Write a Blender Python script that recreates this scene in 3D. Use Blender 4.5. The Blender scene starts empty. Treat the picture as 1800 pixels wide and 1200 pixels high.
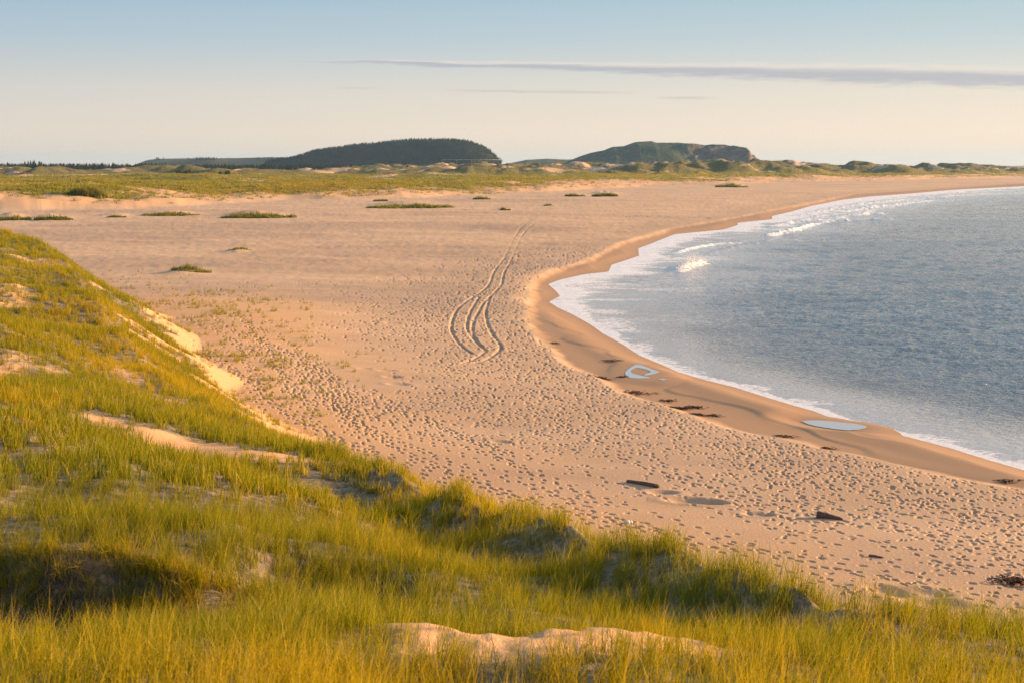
import bpy, math, random
import numpy as np
R = math.radians
rng = np.random.default_rng(7)
random.seed(7)
S = bpy.context.scene
COL = S.collection

# ------------------------------------------------------------------ camera
F, H = 2500.0, 13.0                       # focal length in photo pixels (50 mm), eye height over the sea
PITCH = math.atan((600 - 291) / F)
cp, sp_ = math.cos(PITCH), math.sin(PITCH)

def at(u, v, z):
    """point of height z that the photo shows at pixel u, v (survey of the place)"""
    u = np.asarray(u, float); v = np.asarray(v, float); z = np.asarray(z, float)
    a = (u - 900) / F; b = -(v - 600) / F
    dx = a; dy = cp + b * sp_; dz = -sp_ + b * cp
    t = (z - H) / dz
    return np.stack([dx * t, dy * t], -1)

def line(pts, z=None):
    p = np.array(pts, float)
    zz = p[:, 2] if z is None else z
    return at(p[:, 0], p[:, 1], zz)

# ------------------------------------------------------------------ noise
def hash2(ix, iy, s):
    h = (ix.astype(np.int64) * 374761393 + iy.astype(np.int64) * 668265263 + s * 974711 + 12345) & 0xffffffff
    h = ((h ^ (h >> 13)) * 1274126177) & 0xffffffff
    h = ((h ^ (h >> 16)) * 2246822519) & 0xffffffff
    return ((h ^ (h >> 15)) & 0xffffff).astype(np.float32) / 16777215.0

def vnoise(x, y, s):
    ix = np.floor(x); iy = np.floor(y); fx = x - ix; fy = y - iy
    fx = fx * fx * (3 - 2 * fx); fy = fy * fy * (3 - 2 * fy)
    a = hash2(ix, iy, s); b = hash2(ix + 1, iy, s); c = hash2(ix, iy + 1, s); d = hash2(ix + 1, iy + 1, s)
    return (a + (b - a) * fx) * (1 - fy) + (c + (d - c) * fx) * fy

def fbm(x, y, sc, o=4, s=1, sy=None, g=0.5):
    """-1..1"""
    v = 0; a = 1; t = 0
    X = x / sc; Y = y / (sy or sc)
    for i in range(o):
        v = v + a * (vnoise(X, Y, s + i * 17) * 2 - 1); t += a; a *= g
        X, Y = X * 1.9 + Y * 0.6 + 3.1, Y * 1.9 - X * 0.6 + 7.7
    return v / t * 1.4

def ss(a, b, x):
    t = np.clip((x - a) / (b - a), 0, 1)
    return t * t * (3 - 2 * t)

def seg_dist(x, y, P, vals=None):
    """signed distance to a polyline (positive on the left of its direction), and a value carried along it"""
    best = np.full(x.shape, 1e18); sg = np.ones(x.shape); out = np.zeros(x.shape)
    for i in range(len(P) - 1):
        ax, ay = P[i]; bx, by = P[i + 1]
        dx, dy = bx - ax, by - ay; L = dx * dx + dy * dy + 1e-9
        t = np.clip(((x - ax) * dx + (y - ay) * dy) / L, 0, 1)
        ex = x - (ax + t * dx); ey = y - (ay + t * dy)
        d = ex * ex + ey * ey
        m = d < best
        best = np.where(m, d, best)
        if vals is not None: out = np.where(m, vals[i] + (vals[i + 1] - vals[i]) * t, out)
    return np.sqrt(best), out

def inside(x, y, P):
    c = np.zeros(x.shape, bool)
    n = len(P)
    for i in range(n):
        ax, ay = P[i]; bx, by = P[(i + 1) % n]
        if ay == by: continue
        m = ((ay > y) != (by > y)) & (x < (bx - ax) * (y - ay) / (by - ay) + ax)
        c ^= m
    return c

def smooth_line(P, n=4, k=2):
    P = np.array(P, float)
    for _ in range(k):
        Q = [P[0]]
        for i in range(len(P) - 1):
            Q += [P[i] * .75 + P[i + 1] * .25, P[i] * .25 + P[i + 1] * .75]
        Q.append(P[-1]); P = np.array(Q)
    return P

# ------------------------------------------------------------------ survey lines
WL = line([(3600, 1500), (2500, 1060), (2100, 925), (1900, 853), (1800, 823), (1740, 806), (1680, 787), (1620, 771), (1560, 756), (1520, 748),
           (1480, 738), (1440, 722), (1400, 711), (1350, 696), (1300, 680), (1250, 668), (1200, 654), (1170, 641), (1130, 625), (1100, 606),
           (1062, 586), (1040, 570), (1010, 553), (985, 541), (970, 531), (990, 521), (984, 512), (970, 500), (990, 492), (1030, 483), (1075, 478),
           (1080, 466), (1128, 450), (1126, 437), (1150, 428), (1190, 412), (1275, 404), (1300, 396), (1300, 392), (1360, 386), (1360, 380), (1395, 372), (1430, 362),
           (1480, 352), (1530, 346), (1600, 341), (1680, 334), (1760, 330), (1800, 328), (2000, 322), (2600, 314), (3600, 309)], 0.0)
SEA = np.vstack([WL, [[30000, WL[-1][1]]], [[30000, -3000]], [[300, -3000]]])
PL = line([(3000, 1300), (2100, 940), (1800, 858), (1700, 845), (1600, 825), (1500, 800), (1400, 775), (1300, 755), (1200, 722), (1100, 690), (1050, 660),
           (1000, 640), (960, 605), (935, 580), (928, 545), (934, 510), (940, 488), (990, 470), (1040, 455), (1090, 428), (1180, 402), (1290, 383),
           (1400, 362), (1500, 342), (1650, 332), (1800, 322), (2600, 310)], 0.6)
PRN = np.vstack([PL, [[30000, PL[-1][1]]], [[30000, -3000]], [[300, -3000]]])
CR = [(-900, 330, 8.6), (-400, 360, 8.2), (0, 397, 7.6), (50, 414, 7.0), (100, 446, 6.1), (130, 480, 5.3), (150, 530, 4.7), (190, 590, 4.7), (250, 640, 5.1), (330, 682, 5.5),
      (400, 712, 5.8), (480, 748, 6.0), (540, 776, 6.2), (620, 796, 6.6), (700, 818, 6.9), (800, 853, 7.2), (900, 888, 7.5), (1000, 918, 7.8), (1100, 950, 8.0),
      (1200, 975, 8.2), (1300, 1010, 8.4), (1400, 1035, 8.6), (1480, 1060, 8.75), (1540, 1098, 8.6), (1600, 1094, 8.4), (1700, 1112, 8.2), (1800, 1128, 8.0), (2200, 1210, 8.0), (3000, 1500, 8.5)]
CRP = line(CR); CRZ = np.array([c[2] - .36 + .46 * min(1, max(0, (c[0] - 450) / 450)) for c in CR])
DUNE = np.vstack([CRP, [[60, -60]], [[-600, -60]], [[-600, CRP[0][1]]]])
TL = line([(330, 560), (450, 640), (560, 715), (680, 770), (800, 812), (950, 868), (1100, 905), (1300, 965), (1500, 1010), (1800, 1080), (2200, 1180)], 1.0)
FT = line([(-1500, 380), (-300, 374), (0, 371), (120, 368), (200, 367), (330, 363), (420, 357), (520, 351), (600, 352), (700, 349), (800, 345), (880, 341), (997, 336),
           (1100, 330), (1160, 326), (1270, 324), (1350, 321), (1500, 319), (1600, 317), (1700, 315), (1800, 312), (2200, 307), (3600, 303)], 1.2)
FAR = np.vstack([FT, [[30000, FT[-1][1]]], [[30000, 40000]], [[-30000, 40000]], [[-30000, FT[0][1]]]])

# ground heights of the near dune, landward of its crest
CT = [(-3, 3, 10.75), (3, 3, 10.7), (0, -4, 10.9), (-12, 0, 10.6), (12, 0, 10.0), (-30, 0, 10), (25, -5, 9), (-40, 30, 9.2), (-60, 70, 8.8)]
CTV = [(200, 1190, 10.62), (900, 1190, 10.45), (1600, 1190, 10.25), (100, 1060, 10.3), (400, 1085, 10.35), (600, 1120, 10.2), (1200, 1150, 10.0), (1500, 1150, 9.8), (1750, 1160, 9.4),
       (870, 1306, 9.35), (1050, 1290, 9.4), (730, 1290, 9.4), (870, 1340, 9.6), (870, 1105, 9.35), (1000, 1120, 9.5), (700, 1098, 9.35), (1100, 1105, 9.2), (900, 1070, 9.35), (1100, 1060, 9.1), (900, 1010, 8.75), (1150, 1040, 8.6), (700, 1050, 8.7), (600, 1010, 8.2), (480, 1020, 8.3),
       (600, 900, 8.55), (750, 950, 8.55), (450, 900, 8.7), (50, 920, 8.25), (200, 920, 8.25), (340, 905, 8.2), (560, 830, 8.0), (690, 900, 6.6), (800, 950, 6.9), (950, 995, 7.4), (1100, 1040, 8.0), (1250, 1070, 8.35), (1400, 1095, 8.5), (620, 860, 6.6),
       (50, 795, 8.75), (200, 800, 8.7), (350, 815, 8.4), (440, 820, 7.9), (450, 788, 6.7), (300, 778, 6.8), (150, 765, 7.1), (0, 760, 7.3), (100, 700, 7.9), (250, 720, 7.5), (380, 745, 6.9),
       (0, 655, 8.3), (150, 668, 7.9), (280, 695, 7.2), (400, 730, 6.3), (0, 590, 7.3), (150, 610, 5.9), (0, 640, 6.8), (150, 645, 6.0), (250, 665, 5.6), (0, 575, 7.1), (100, 560, 6.2), (0, 500, 6.9), (60, 470, 6.4), (0, 440, 7.0), (-150, 500, 8.6), (-150, 700, 8.9), (-200, 620, 8.0)]
BARECT = {(870, 1105), (870, 1306), (1050, 1290), (730, 1290), (870, 1340), (1000, 1120), (700, 1098), (1100, 1105), (450, 788), (300, 778), (150, 765), (0, 760)}
for u_, v_, z_ in CTV:
    p = at(u_, v_, z_); CT.append((p[0], p[1], z_ - (.38 if (u_, v_) not in BARECT else 0)))
for a_ in (-350, -200, -60, 60, 180, 300, 400):                                   # ground about the eroded scarp
    for d_, z_ in ((12.2, 8.95), (13.8, 8.85), (16.2, 8.75), (17.5, 8.6)): CT.append(((a_ - 900) / F * d_, d_, z_))
for i_ in range(0, len(CRP)): CT.append((CRP[i_][0], CRP[i_][1], CRZ[i_]))
CT = np.array(CT)
def _kern(d2, r): return np.exp(-np.sqrt(d2 + .05) / (5.5 + .09 * r))
_K = _kern(((CT[:, None, :2] - CT[None, :, :2]) ** 2).sum(-1), 40.0)
_W = np.linalg.solve(_K + np.eye(len(CT)) * .02, CT[:, 2] - 8.0)

def rbf(x, y):
    out = np.full(x.shape, 8.0)
    for (cx, cy, _), w in zip(CT, _W):
        out += w * _kern((x - cx) ** 2 + (y - cy) ** 2, 40.0)
    return out

# low mounds of blown sand on the beach: u, v, half width px, height m
MOUNDS = [(330, 477, 40, .5), (720, 362, 75, 1.3), (455, 379, 62, 1.2), (300, 376, 50, .8), (200, 380, 25, .6), (90, 385, 35, .9), (20, 384, 40, 1.0), (150, 352, 32, 2.6), (420, 441, 22, .35),
          (1064, 341, 24, 1.9), (1012, 343, 20, .8), (888, 368, 12, .5), (965, 361, 12, .4), (850, 349, 35, .9), (700, 345, 30, .9), (1285, 327, 30, 1.6), (1165, 317, 28, 3.0), (1225, 316, 26, 3.2), (1275, 313, 34, 4.5), (1700, 308, 60, 5)]
MW = [(at(u, v, 1.2), hw / (v - 291) * 11.8, h) for u, v, hw, h in MOUNDS]
POOLS_Z = 0.47
POOL1 = smooth_line(line([(1098, 655), (1104, 648), (1112, 643), (1118, 640), (1128, 641), (1140, 646), (1150, 650), (1161, 653), (1150, 657), (1134, 660), (1131, 658), (1146, 653), (1138, 650), (1128, 647), (1117, 646), (1108, 651), (1111, 656), (1120, 658), (1128, 660), (1148, 664), (1120, 665), (1103, 663), (1098, 655)], POOLS_Z), k=1)
POOL2 = smooth_line(line([(1408, 740), (1425, 738), (1455, 739), (1480, 742), (1503, 744), (1530, 750), (1500, 757), (1460, 753), (1425, 747), (1408, 740)], 0.12), k=1)
POOL3 = line([(1155, 666), (1165, 665), (1176, 667), (1165, 668)], POOLS_Z)
TRK = [smooth_line(line(t, 1.0)) for t in (
    [(925, 392), (913, 403), (906, 413)], [(940, 392), (925, 403), (917, 413)],
    [(887, 450), (874, 462), (866, 478), (858, 498), (840, 512), (815, 528), (800, 545), (793, 565), (793, 580), (803, 597), (820, 612), (830, 616)],
    [(900, 450), (890, 466), (884, 480), (882, 495), (868, 510), (850, 527), (842, 543), (832, 560), (829, 580), (838, 597), (850, 606), (852, 610)],
    [(842, 518), (831, 535), (820, 560), (821, 578), (833, 594), (848, 606)],
    [(862, 515), (857, 530), (853, 545), (855, 562), (866, 585), (882, 601), (876, 610)],
    [(882, 605), (862, 622), (835, 632), (800, 636)], [(852, 612), (835, 624), (812, 632)],
    [(906, 413), (896, 430), (887, 450)], [(917, 413), (908, 430), (900, 450)], [(925, 392), (950, 378), (990, 366)], [(940, 392), (965, 378), (1005, 366)])]

def fields(x, y, detail=True):
    r = np.hypot(x, y)
    sw, _ = seg_dist(x, y, WL); sw = np.where(inside(x, y, SEA), -sw, sw)
    spd, _ = seg_dist(x, y, PL); spd = np.where(inside(x, y, PRN), -spd, spd)
    sf, _ = seg_dist(x, y, FT); sf = np.where(inside(x, y, FAR), sf, -sf)
    sc, _ = seg_dist(x, y, CRP, CRZ); sc = np.where(inside(x, y, DUNE), -sc, sc)
    sw = sw + fbm(x, y, 3.0, 2, 5) * .12 * ss(.5, 6, sw)
    # beach
    fore = ss(60, 140, r) * 1.5
    k1 = .42 + .1 * fbm(x, y, 14, 2, 51)
    z = np.where(sw < 0, np.maximum(sw * .07, -3.5), 0)
    z = z + k1 * ss(0, 3.2 + fore, np.maximum(sw, 0)) ** .9
    z = z - .06 * ss(3, 5, sw) * (1 - ss(-3, 0, spd)) * (sw > 0)
    wet_scarp = fbm(x, y, 6, 2, 52)
    z = z + .05 * ss(.0, .25, np.sin((sw * .55 + wet_scarp * 1.3)) - .55) * (1 - ss(-2, -.5, spd)) * ss(1, 3, sw) * (r < 260)
    z = z + .22 * ss(-.8, .6, spd + .4 * fbm(x, y, 2, 2, 53)) * (sw > 0) + .5 * ss(2, 45, spd) + .25 * ss(40, 160, spd)
    z = z + (.10 * fbm(x, y, 22, 3, 54, sy=9) + .05 * fbm(x, y, 5, 2, 55, sy=3)) * ss(1, 12, spd)
    # near dune
    W = 9.0 - 2.2 * ss(45, 70, r) + (3.0 - 1.2 * ss(45, 70, r)) * fbm(x, y, 9, 2, 60)
    g = np.where(sc < 0, 1.0, np.clip(1 - np.maximum(sc, 0) / W, 0, 1) ** (1.45 - .2 * ss(45, 75, r) * ss(8, 20, -x)))
    near = r < 260
    zr = np.full(x.shape, 8.0)
    zr[near] = rbf(x[near], y[near])
    zr = np.clip(zr, 3.6, 11)
    zr = np.where(r > 120, zr + (7.4 - zr) * ss(135, 200, r), zr)
    scr = 15.0 + .5 * fbm(x, y * 0, 1.3, 3, 66)
    zr = zr - .6 * ss(10.4, 12.6, y) * (1 - ss(scr, scr + .5, y)) * ss(-1.6, -3.4, x)
    und = (.58 * fbm(x, y, 5.5, 3, 61) + .13 * fbm(x, y, 1.6, 2, 62)) * ss(17, 22, r) * (1 - .85 * np.exp(-(sc / 4.0) ** 2)) + .04 * fbm(x, y, .8, 2, 64)
    zr = zr + und * (g > 0)
    # the foredune ends beyond the left edge of the frame
    gg = g * (1 - ss(135, 200, r))
    z = z + (zr - z) * gg
    # apron of sparse grass on the left
    z = z + .9 * np.exp(-((x + 20) / 13) ** 2 - ((y - 100) / 26) ** 2) * (sc > 0) * (1 - g)
    # far foredune, plain and hummocks
    f0 = sf + 14 * fbm(x, y, 60, 3, 70)
    lw = 1 - ss(100, 500, x)                                   # left/right character
    z = z + ss(0, 60, f0) * (2.2 + .5 * lw) + ss(0, 9, f0 - 2 * fbm(x, y, 8, 2, 71)) * 1.0 + .8 * fbm(x, y, 35, 3, 72) * ss(5, 50, f0)
    scp = ss(0, 8, f0) * (1 - ss(-190 + 60, -190 + 85, x + 0 * y)) * (f0 > 0)
    z = z + 1.4 * scp * (1 - ss(40, 140, f0))
    hb = y - (1110 + .7 * np.maximum(x, 0)) + 40 * fbm(x, y, 70, 2, 79); hr = ss(0, 90, hb) * ss(30, 110, sf)
    u = x / np.maximum(r, 1)
    hum = 1 - np.abs(fbm(x, y, 75, 4, 73, sy=110))
    hum2 = np.clip(.25 + 1.15 * fbm(x, y, 30, 3, 76, sy=34), 0, 1.3) * .8 + .35 * np.clip(hum, 0, 1) ** 3
    big = .8 + .35 * fbm(x, y, 300, 2, 75) + .25 * ss(-150, -250, x)
    A = 8.5 + .8 * ss(-300, -60, x) + 5.5 * ss(80, 260, x) - 8 * ss(330, 620, x)
    A = A * (.86 - .12 * np.exp(-((x - 70) / 90) ** 2))
    z = z + A * hum2 * big * hr * (1 - .7 * lw * ss(-150, -250, x) * ss(230, 330, hb)) * (1 - .6 * ss(700, 1200, hb))
    z = z + 1.0 * ss(100, 400, hb) + (.35 * fbm(x, y, 5, 2, 77) + .5 * fbm(x, y, 13, 2, 78)) * ss(2, 12, f0) * (1 - .5 * ss(60, 120, f0))
    lowhum = np.clip(fbm(x, y, 55, 3, 74, sy=38) - .2, 0, 1) * 3.2 * ss(60, 160, sf)
    z = z + lowhum
    # blown-sand mounds
    for (c, w, h) in MW:
        q = ((x - c[0]) / w) ** 2 + ((y - c[1]) / (w * .8 + 4)) ** 2
        m = q < 6
        z = z + np.where(m, h * np.exp(-q * 1.6) * (1 + .25 * fbm(x, y, w * .4 + .5, 2, 80)), 0)
    out = dict(sw=sw, sp=spd, sf=sf, sc=sc, g=gg, r=r, f0=f0, hr=hr)
    # pools: a flat floor
    for P, zp in ((POOL1, POOLS_Z), (POOL2, .12), (POOL3, POOLS_Z)):
        c = P.mean(0); rr = np.hypot(x - c[0], y - c[1]); m = rr < 14
        if m.any():
            d, _ = seg_dist(x[m], y[m], np.vstack([P, P[:1]])); d = np.where(inside(x[m], y[m], P), -d, d)
            if P is POOL1:
                d = np.minimum(d, np.where(inside(x[m], y[m], POOLHULL), -.3, 99)); dd = d
            zz = z[m]; k = 1 - ss(.0, 2.2, d)
            z[m] = zz + (zp - .012 - zz) * k
    ftd = np.zeros(x.shape)
    if detail:
        # mottled fine relief on the far dry flat
        z = z + (.035 * fbm(x, y, .9, 2, 95, sy=1.6) * ss(100, 200, r) + .06 * fbm(x, y, 3.2, 3, 96, sy=2.4) * ss(120, 260, r)) * ss(0, 4, spd) * (gg < .2) * (sf < 0)
        for i, T in enumerate(TRK):
            c = T.mean(0); m = np.hypot(x - c[0], y - c[1]) < 70
            d, _ = seg_dist(x[m], y[m], T)
            k = 1 if i > 1 else 1.3
            zz = z[m]
            bk = .75 + .5 * fbm(x[m], y[m], .9, 3, 97)
            if i > 7: bk = bk * .35
            z[m] = zz - .085 * bk * np.exp(-(d / (.12 * k)) ** 4) + .014 * bk * np.exp(-((d - .24 * k) / (.08 * k)) ** 2)
    out['z'] = z
    return out

# outer outline of the heart shaped pool
POOLHULL = line([(1098, 655), (1104, 648), (1112, 643), (1118, 640), (1128, 641), (1140, 646), (1150, 650), (1161, 653), (1150, 664), (1120, 665), (1103, 663)], POOLS_Z)

def gz(x, y):
    x = np.atleast_1d(np.asarray(x, float)); y = np.atleast_1d(np.asarray(y, float))
    return fields(x, y, False)['z']

# ------------------------------------------------------------------ mesh helpers
def tag(o, label=None, cat=None, group=None, kind=None):
    if label: o['label'] = label
    if cat: o['category'] = cat
    if group: o['group'] = group
    if kind: o['kind'] = kind
    return o

def mesh_np(name, V, Fc, mat=None, smooth=True, attrs=None, link=True, parent=None):
    """V (n,3); Fc list of arrays (m,k)"""
    me = bpy.data.meshes.new(name)
    V = np.asarray(V, np.float32)
    if not isinstance(Fc, list): Fc = [Fc]
    Fc = [np.asarray(f, np.int32) for f in Fc if len(f)]
    me.vertices.add(len(V)); me.vertices.foreach_set('co', V.ravel())
    tot = sum(f.size for f in Fc); np_ = sum(len(f) for f in Fc)
    me.loops.add(tot); me.loops.foreach_set('vertex_index', np.concatenate([f.ravel() for f in Fc]))
    me.polygons.add(np_)
    sizes = np.concatenate([np.full(len(f), f.shape[1], np.int32) for f in Fc])
    me.polygons.foreach_set('loop_start', np.concatenate([[0], np.cumsum(sizes)[:-1]]).astype(np.int32))
    me.polygons.foreach_set('loop_total', sizes)
    if smooth: me.polygons.foreach_set('use_smooth', np.ones(np_, bool))
    for k, a in (attrs or {}).items():
        at_ = me.attributes.new(k, 'FLOAT', 'POINT'); at_.data.foreach_set('value', np.asarray(a, np.float32).ravel())
    me.update()
    if mat: me.materials.append(mat)
    o = bpy.data.objects.new(name, me)
    if link: COL.objects.link(o)
    if parent: o.parent = parent
    return o

def grid_faces(nr, nc, keep=None):
    i = np.arange(nr * nc, dtype=np.int32).reshape(nr, nc)
    f = np.stack([i[:-1, :-1], i[:-1, 1:], i[1:, 1:], i[1:, :-1]], -1).reshape(-1, 4)
    f = f[:, ::-1]
    if keep is not None: f = f[keep.ravel()]
    return f

def compact(V, Fq, attrs):
    used = np.zeros(len(V), bool); used[Fq.ravel()] = True
    idx = np.cumsum(used) - 1
    return V[used], idx[Fq], {k: a[used] for k, a in attrs.items()}

# ------------------------------------------------------------------ materials
def newmat(name):
    m = bpy.data.materials.new(name); m.use_nodes = True
    nt = m.node_tree; nt.nodes.clear()
    return m, nt

class N:
    def __init__(s, nt): s.nt = nt
    def n(s, t, **kw):
        nd = s.nt.nodes.new(t)
        for k, v in kw.items(): setattr(nd, k, v)
        return nd
    def l(s, a, b): s.nt.links.new(a, b)
    def put(s, sock, v):
        if isinstance(v, (int, float)): sock.default_value = v
        elif isinstance(v, tuple): sock.default_value = v if len(v) == len(sock.default_value) else tuple(v) + (1,)
        else: s.l(v, sock)
    def attr(s, name, t='GEOMETRY'):
        a = s.n('ShaderNodeAttribute', attribute_name=name, attribute_type=t); return a.outputs['Fac']
    def m(s, op, a, b=0.0, c=0.0, clamp=False):
        nd = s.n('ShaderNodeMath', operation=op, use_clamp=clamp)
        s.put(nd.inputs[0], a); s.put(nd.inputs[1], b); s.put(nd.inputs[2], c); return nd.outputs[0]
    def mr(s, v, a, b, c=0.0, d=1.0, smooth=True):
        nd = s.n('ShaderNodeMapRange', interpolation_type='SMOOTHSTEP' if smooth else 'LINEAR')
        s.put(nd.inputs['Value'], v)
        for k, w in zip(('From Min', 'From Max', 'To Min', 'To Max'), (a, b, c, d)): s.put(nd.inputs[k], w)
        return nd.outputs[0]
    def mix(s, f, a, b, mode='MIX'):
        nd = s.n('ShaderNodeMix', data_type='RGBA', blend_type=mode)
        s.put(nd.inputs[0], f); s.put(nd.inputs[6], a); s.put(nd.inputs[7], b); return nd.outputs[2]
    def noise(s, vec, sc, det=3, rough=.55, out=0):
        nd = s.n('ShaderNodeTexNoise'); nd.inputs['Scale'].default_value = sc; nd.inputs['Detail'].default_value = det; nd.inputs['Roughness'].default_value = rough
        if vec is not None: s.l(vec, nd.inputs['Vector'])
        return nd.outputs[out]
    def mapping(s, vec, sc):
        nd = s.n('ShaderNodeMapping'); s.l(vec, nd.inputs['Vector']); nd.inputs['Scale'].default_value = sc; return nd.outputs[0]
    def pos(s): return s.n('ShaderNodeNewGeometry').outputs['Position']
    def bump(s, h, dist=.1, st=1.0, nrm=None):
        nd = s.n('ShaderNodeBump'); s.put(nd.inputs['Height'], h); nd.inputs['Distance'].default_value = dist; s.put(nd.inputs['Strength'], st)
        if nrm is not None: s.l(nrm, nd.inputs['Normal'])
        return nd.outputs[0]
    def bsdf(s, col, rough=.9, nrm=None, spec=.2, **kw):
        nd = s.n('ShaderNodeBsdfPrincipled'); s.put(nd.inputs['Base Color'], col); s.put(nd.inputs['Roughness'], rough); s.put(nd.inputs['Specular IOR Level'], spec)
        for k, v in kw.items(): s.put(nd.inputs[k], v)
        if nrm is not None: s.l(nrm, nd.inputs['Normal'])
        return nd.outputs[0]
    def out(s, sh): s.l(sh, s.n('ShaderNodeOutputMaterial').inputs['Surface'])

# ground
def mat_ground():
    m, nt = newmat('sand_and_turf'); k = N(nt); P = k.pos()
    wet = k.attr('wet'); veg = k.attr('veg'); soil = k.attr('soil'); dist = k.attr('dist'); damp_shade = k.attr('damp_shade')
    n1 = k.noise(P, .35, 4); n2 = k.noise(P, 9.0, 4, .7); nf = k.noise(P, 55, 2, .6); n3 = k.noise(k.mapping(P, (.05, .12, .1)), 1.0, 5, .6)
    sand = k.mix(k.mr(n3, .35, .65), (.52, .345, .20), (.60, .405, .25))
    sand = k.mix(k.mr(k.noise(k.mapping(P, (.035, .22, .2)), 1.0, 5, .65), .5, .68, 0, .6), sand, (.40, .29, .21))
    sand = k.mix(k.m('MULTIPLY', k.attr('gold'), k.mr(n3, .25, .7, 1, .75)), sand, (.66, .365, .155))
    sand = k.mix(k.mr(nf, .3, .75, 0, .35), sand, (.38, .25, .16))
    sand = k.mix(k.m('MULTIPLY', damp_shade, .75), sand, (.30, .205, .145))
    sand = k.mix(wet, sand, (.37, .215, .10))
    v1 = k.noise(P, .06, 5, .6); v2 = k.noise(P, .9, 4, .7); v3 = k.noise(k.mapping(P, (.012, .03, .03)), 1, 4, .6)
    vg = k.mix(k.mr(v1, .38, .64), (.21, .19, .020), (.36, .27, .045))
    vg = k.mix(k.mr(v2, .45, .75, 0, .8), vg, (.08, .095, .02))
    vg = k.mix(k.mr(v3, .45, .65, 0, .6), vg, (.20, .20, .03))
    vg = k.mix(k.m('MULTIPLY', k.attr('hum'), k.mr(v2, .3, .6, .55, 1)), vg, (.15, .125, .045))
    litter = k.mix(k.mr(n2, .35, .65), (.13, .10, .045), (.30, .235, .15))
    near = k.mr(dist, 110, 160)
    vv = k.mix(near, litter, vg)
    edge = k.m('ADD', veg, k.mr(k.noise(P, .25, 5, .75), .25, .75, -.35, .35, False))
    edge = k.m('ADD', edge, k.m('MULTIPLY', k.mr(n2, .3, .7, -.25, .25, False), k.mr(dist, 110, 160, 1, 0)))
    col = k.mix(k.mr(edge, .42, .6), sand, vv)
    col = k.mix(k.m('MULTIPLY', soil, k.mr(k.noise(P, 5, 4, .7), .3, .5, .55, 1)), col, (.035, .026, .022))
    rough = k.mix(wet, (.95, .95, .95), (.62, .62, .62))
    hb = k.m('ADD', k.m('MULTIPLY', n2, .022), k.m('MULTIPLY', nf, .008))
    hb = k.m('MULTIPLY', hb, k.m('SUBTRACT', 1.0, k.m('MULTIPLY', wet, .93)))
    hv = k.m('MULTIPLY', k.m('ADD', k.m('MULTIPLY', k.noise(P, .30, 5, .7), 3.2), k.m('MULTIPLY', v2, .5)), k.m('MULTIPLY', near, k.mr(veg, .1, .5)))
    nb = k.bump(k.m('ADD', hb, hv), 1.0, .9)
    k.out(k.bsdf(col, rough, nb, .25)); return m

def mat_water():
    m, nt = newmat('sea_water'); k = N(nt); P = k.pos()
    foam = k.attr('foam'); calm = k.attr('calm'); dist = k.attr('dist')
    Pm = k.mapping(P, (.75, 1.35, 1))
    w1 = k.noise(Pm, 2.3, 3, .6); w2 = k.noise(Pm, 6.5, 3, .6); w3 = k.noise(Pm, .55, 3, .55)
    h = k.m('ADD', k.m('ADD', k.m('MULTIPLY', w1, .42), k.m('MULTIPLY', w2, .14)), k.m('MULTIPLY', w3, .22))
    h = k.m('MULTIPLY', h, k.m('SUBTRACT', 1.0, k.m('MULTIPLY', calm, .8)))
    nb = k.bump(h, 1.0, 1.0)
    gust = k.noise(k.mapping(P, (.01, .035, 1)), 1, 4, .6)
    base = k.mix(calm, (.15, .20, .245), (.38, .39, .40))
    wat = k.bsdf(base, k.mr(gust, .35, .65, .06, .14), nb, .5, IOR=1.33)
    fn = k.noise(k.mapping(P, (1.2, 2.2, 1)), 1.6, 6, .7)
    lace = k.m('ADD', foam, k.mr(fn, .3, .7, -.42, .42, False))
    fc = k.bsdf((.78, .77, .76), .55, k.bump(fn, .12, .8), .3)
    ms = k.n('ShaderNodeMixShader'); k.put(ms.inputs[0], k.mr(lace, .42, .72)); k.l(wat, ms.inputs[1]); k.l(fc, ms.inputs[2])
    k.out(ms.outputs[0]); return m

def mat_pool():
    m, nt = newmat('pool_water'); k = N(nt)
    k.out(k.bsdf((.42, .44, .46), .10, k.bump(k.noise(k.pos(), 3.5, 2), .004, .4), .6, IOR=1.33)); return m

def mat_grass(name, a, b, dry, straw, use_inst=True, trans=.45):
    m, nt = newmat(name); k = N(nt)
    tone = k.attr('tone', 'INSTANCER') if use_inst else k.attr('tone')
    bl = k.attr('bl'); tip = k.attr('tip')
    c = k.mix(bl, a, b)
    c = k.mix(k.mr(k.m('ADD', tone, k.m('MULTIPLY', bl, .45)), .55, 1.15), c, dry)
    c = k.mix(k.mr(k.m('ADD', k.m('MULTIPLY', tip, .55), k.m('MULTIPLY', bl, .6)), .72, 1.1, 0, .75), c, straw)
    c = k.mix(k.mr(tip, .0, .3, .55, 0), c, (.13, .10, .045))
    d = k.bsdf(c, .55, None, .25)
    t = k.n('ShaderNodeBsdfTranslucent'); k.l(k.mix(.5, c, k.mix(1.0, c, (1.0, .92, .35), 'MULTIPLY')), t.inputs['Color'])
    ms = k.n('ShaderNodeMixShader'); ms.inputs[0].default_value = trans; k.l(d, ms.inputs[1]); k.l(t.outputs[0], ms.inputs[2])
    k.out(ms.outputs[0]); return m

def mat_simple(name, a, b, sc=1.0, rough=.9, bump=.0, bd=.1, det=4, mp=None):
    m, nt = newmat(name); k = N(nt); P = k.pos()
    if mp: P = k.mapping(P, mp)
    n = k.noise(P, sc, det, .65)
    k.out(k.bsdf(k.mix(k.mr(n, .35, .65), a, b), rough, k.bump(n, bd, bump) if bump else None, .2)); return m

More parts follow.
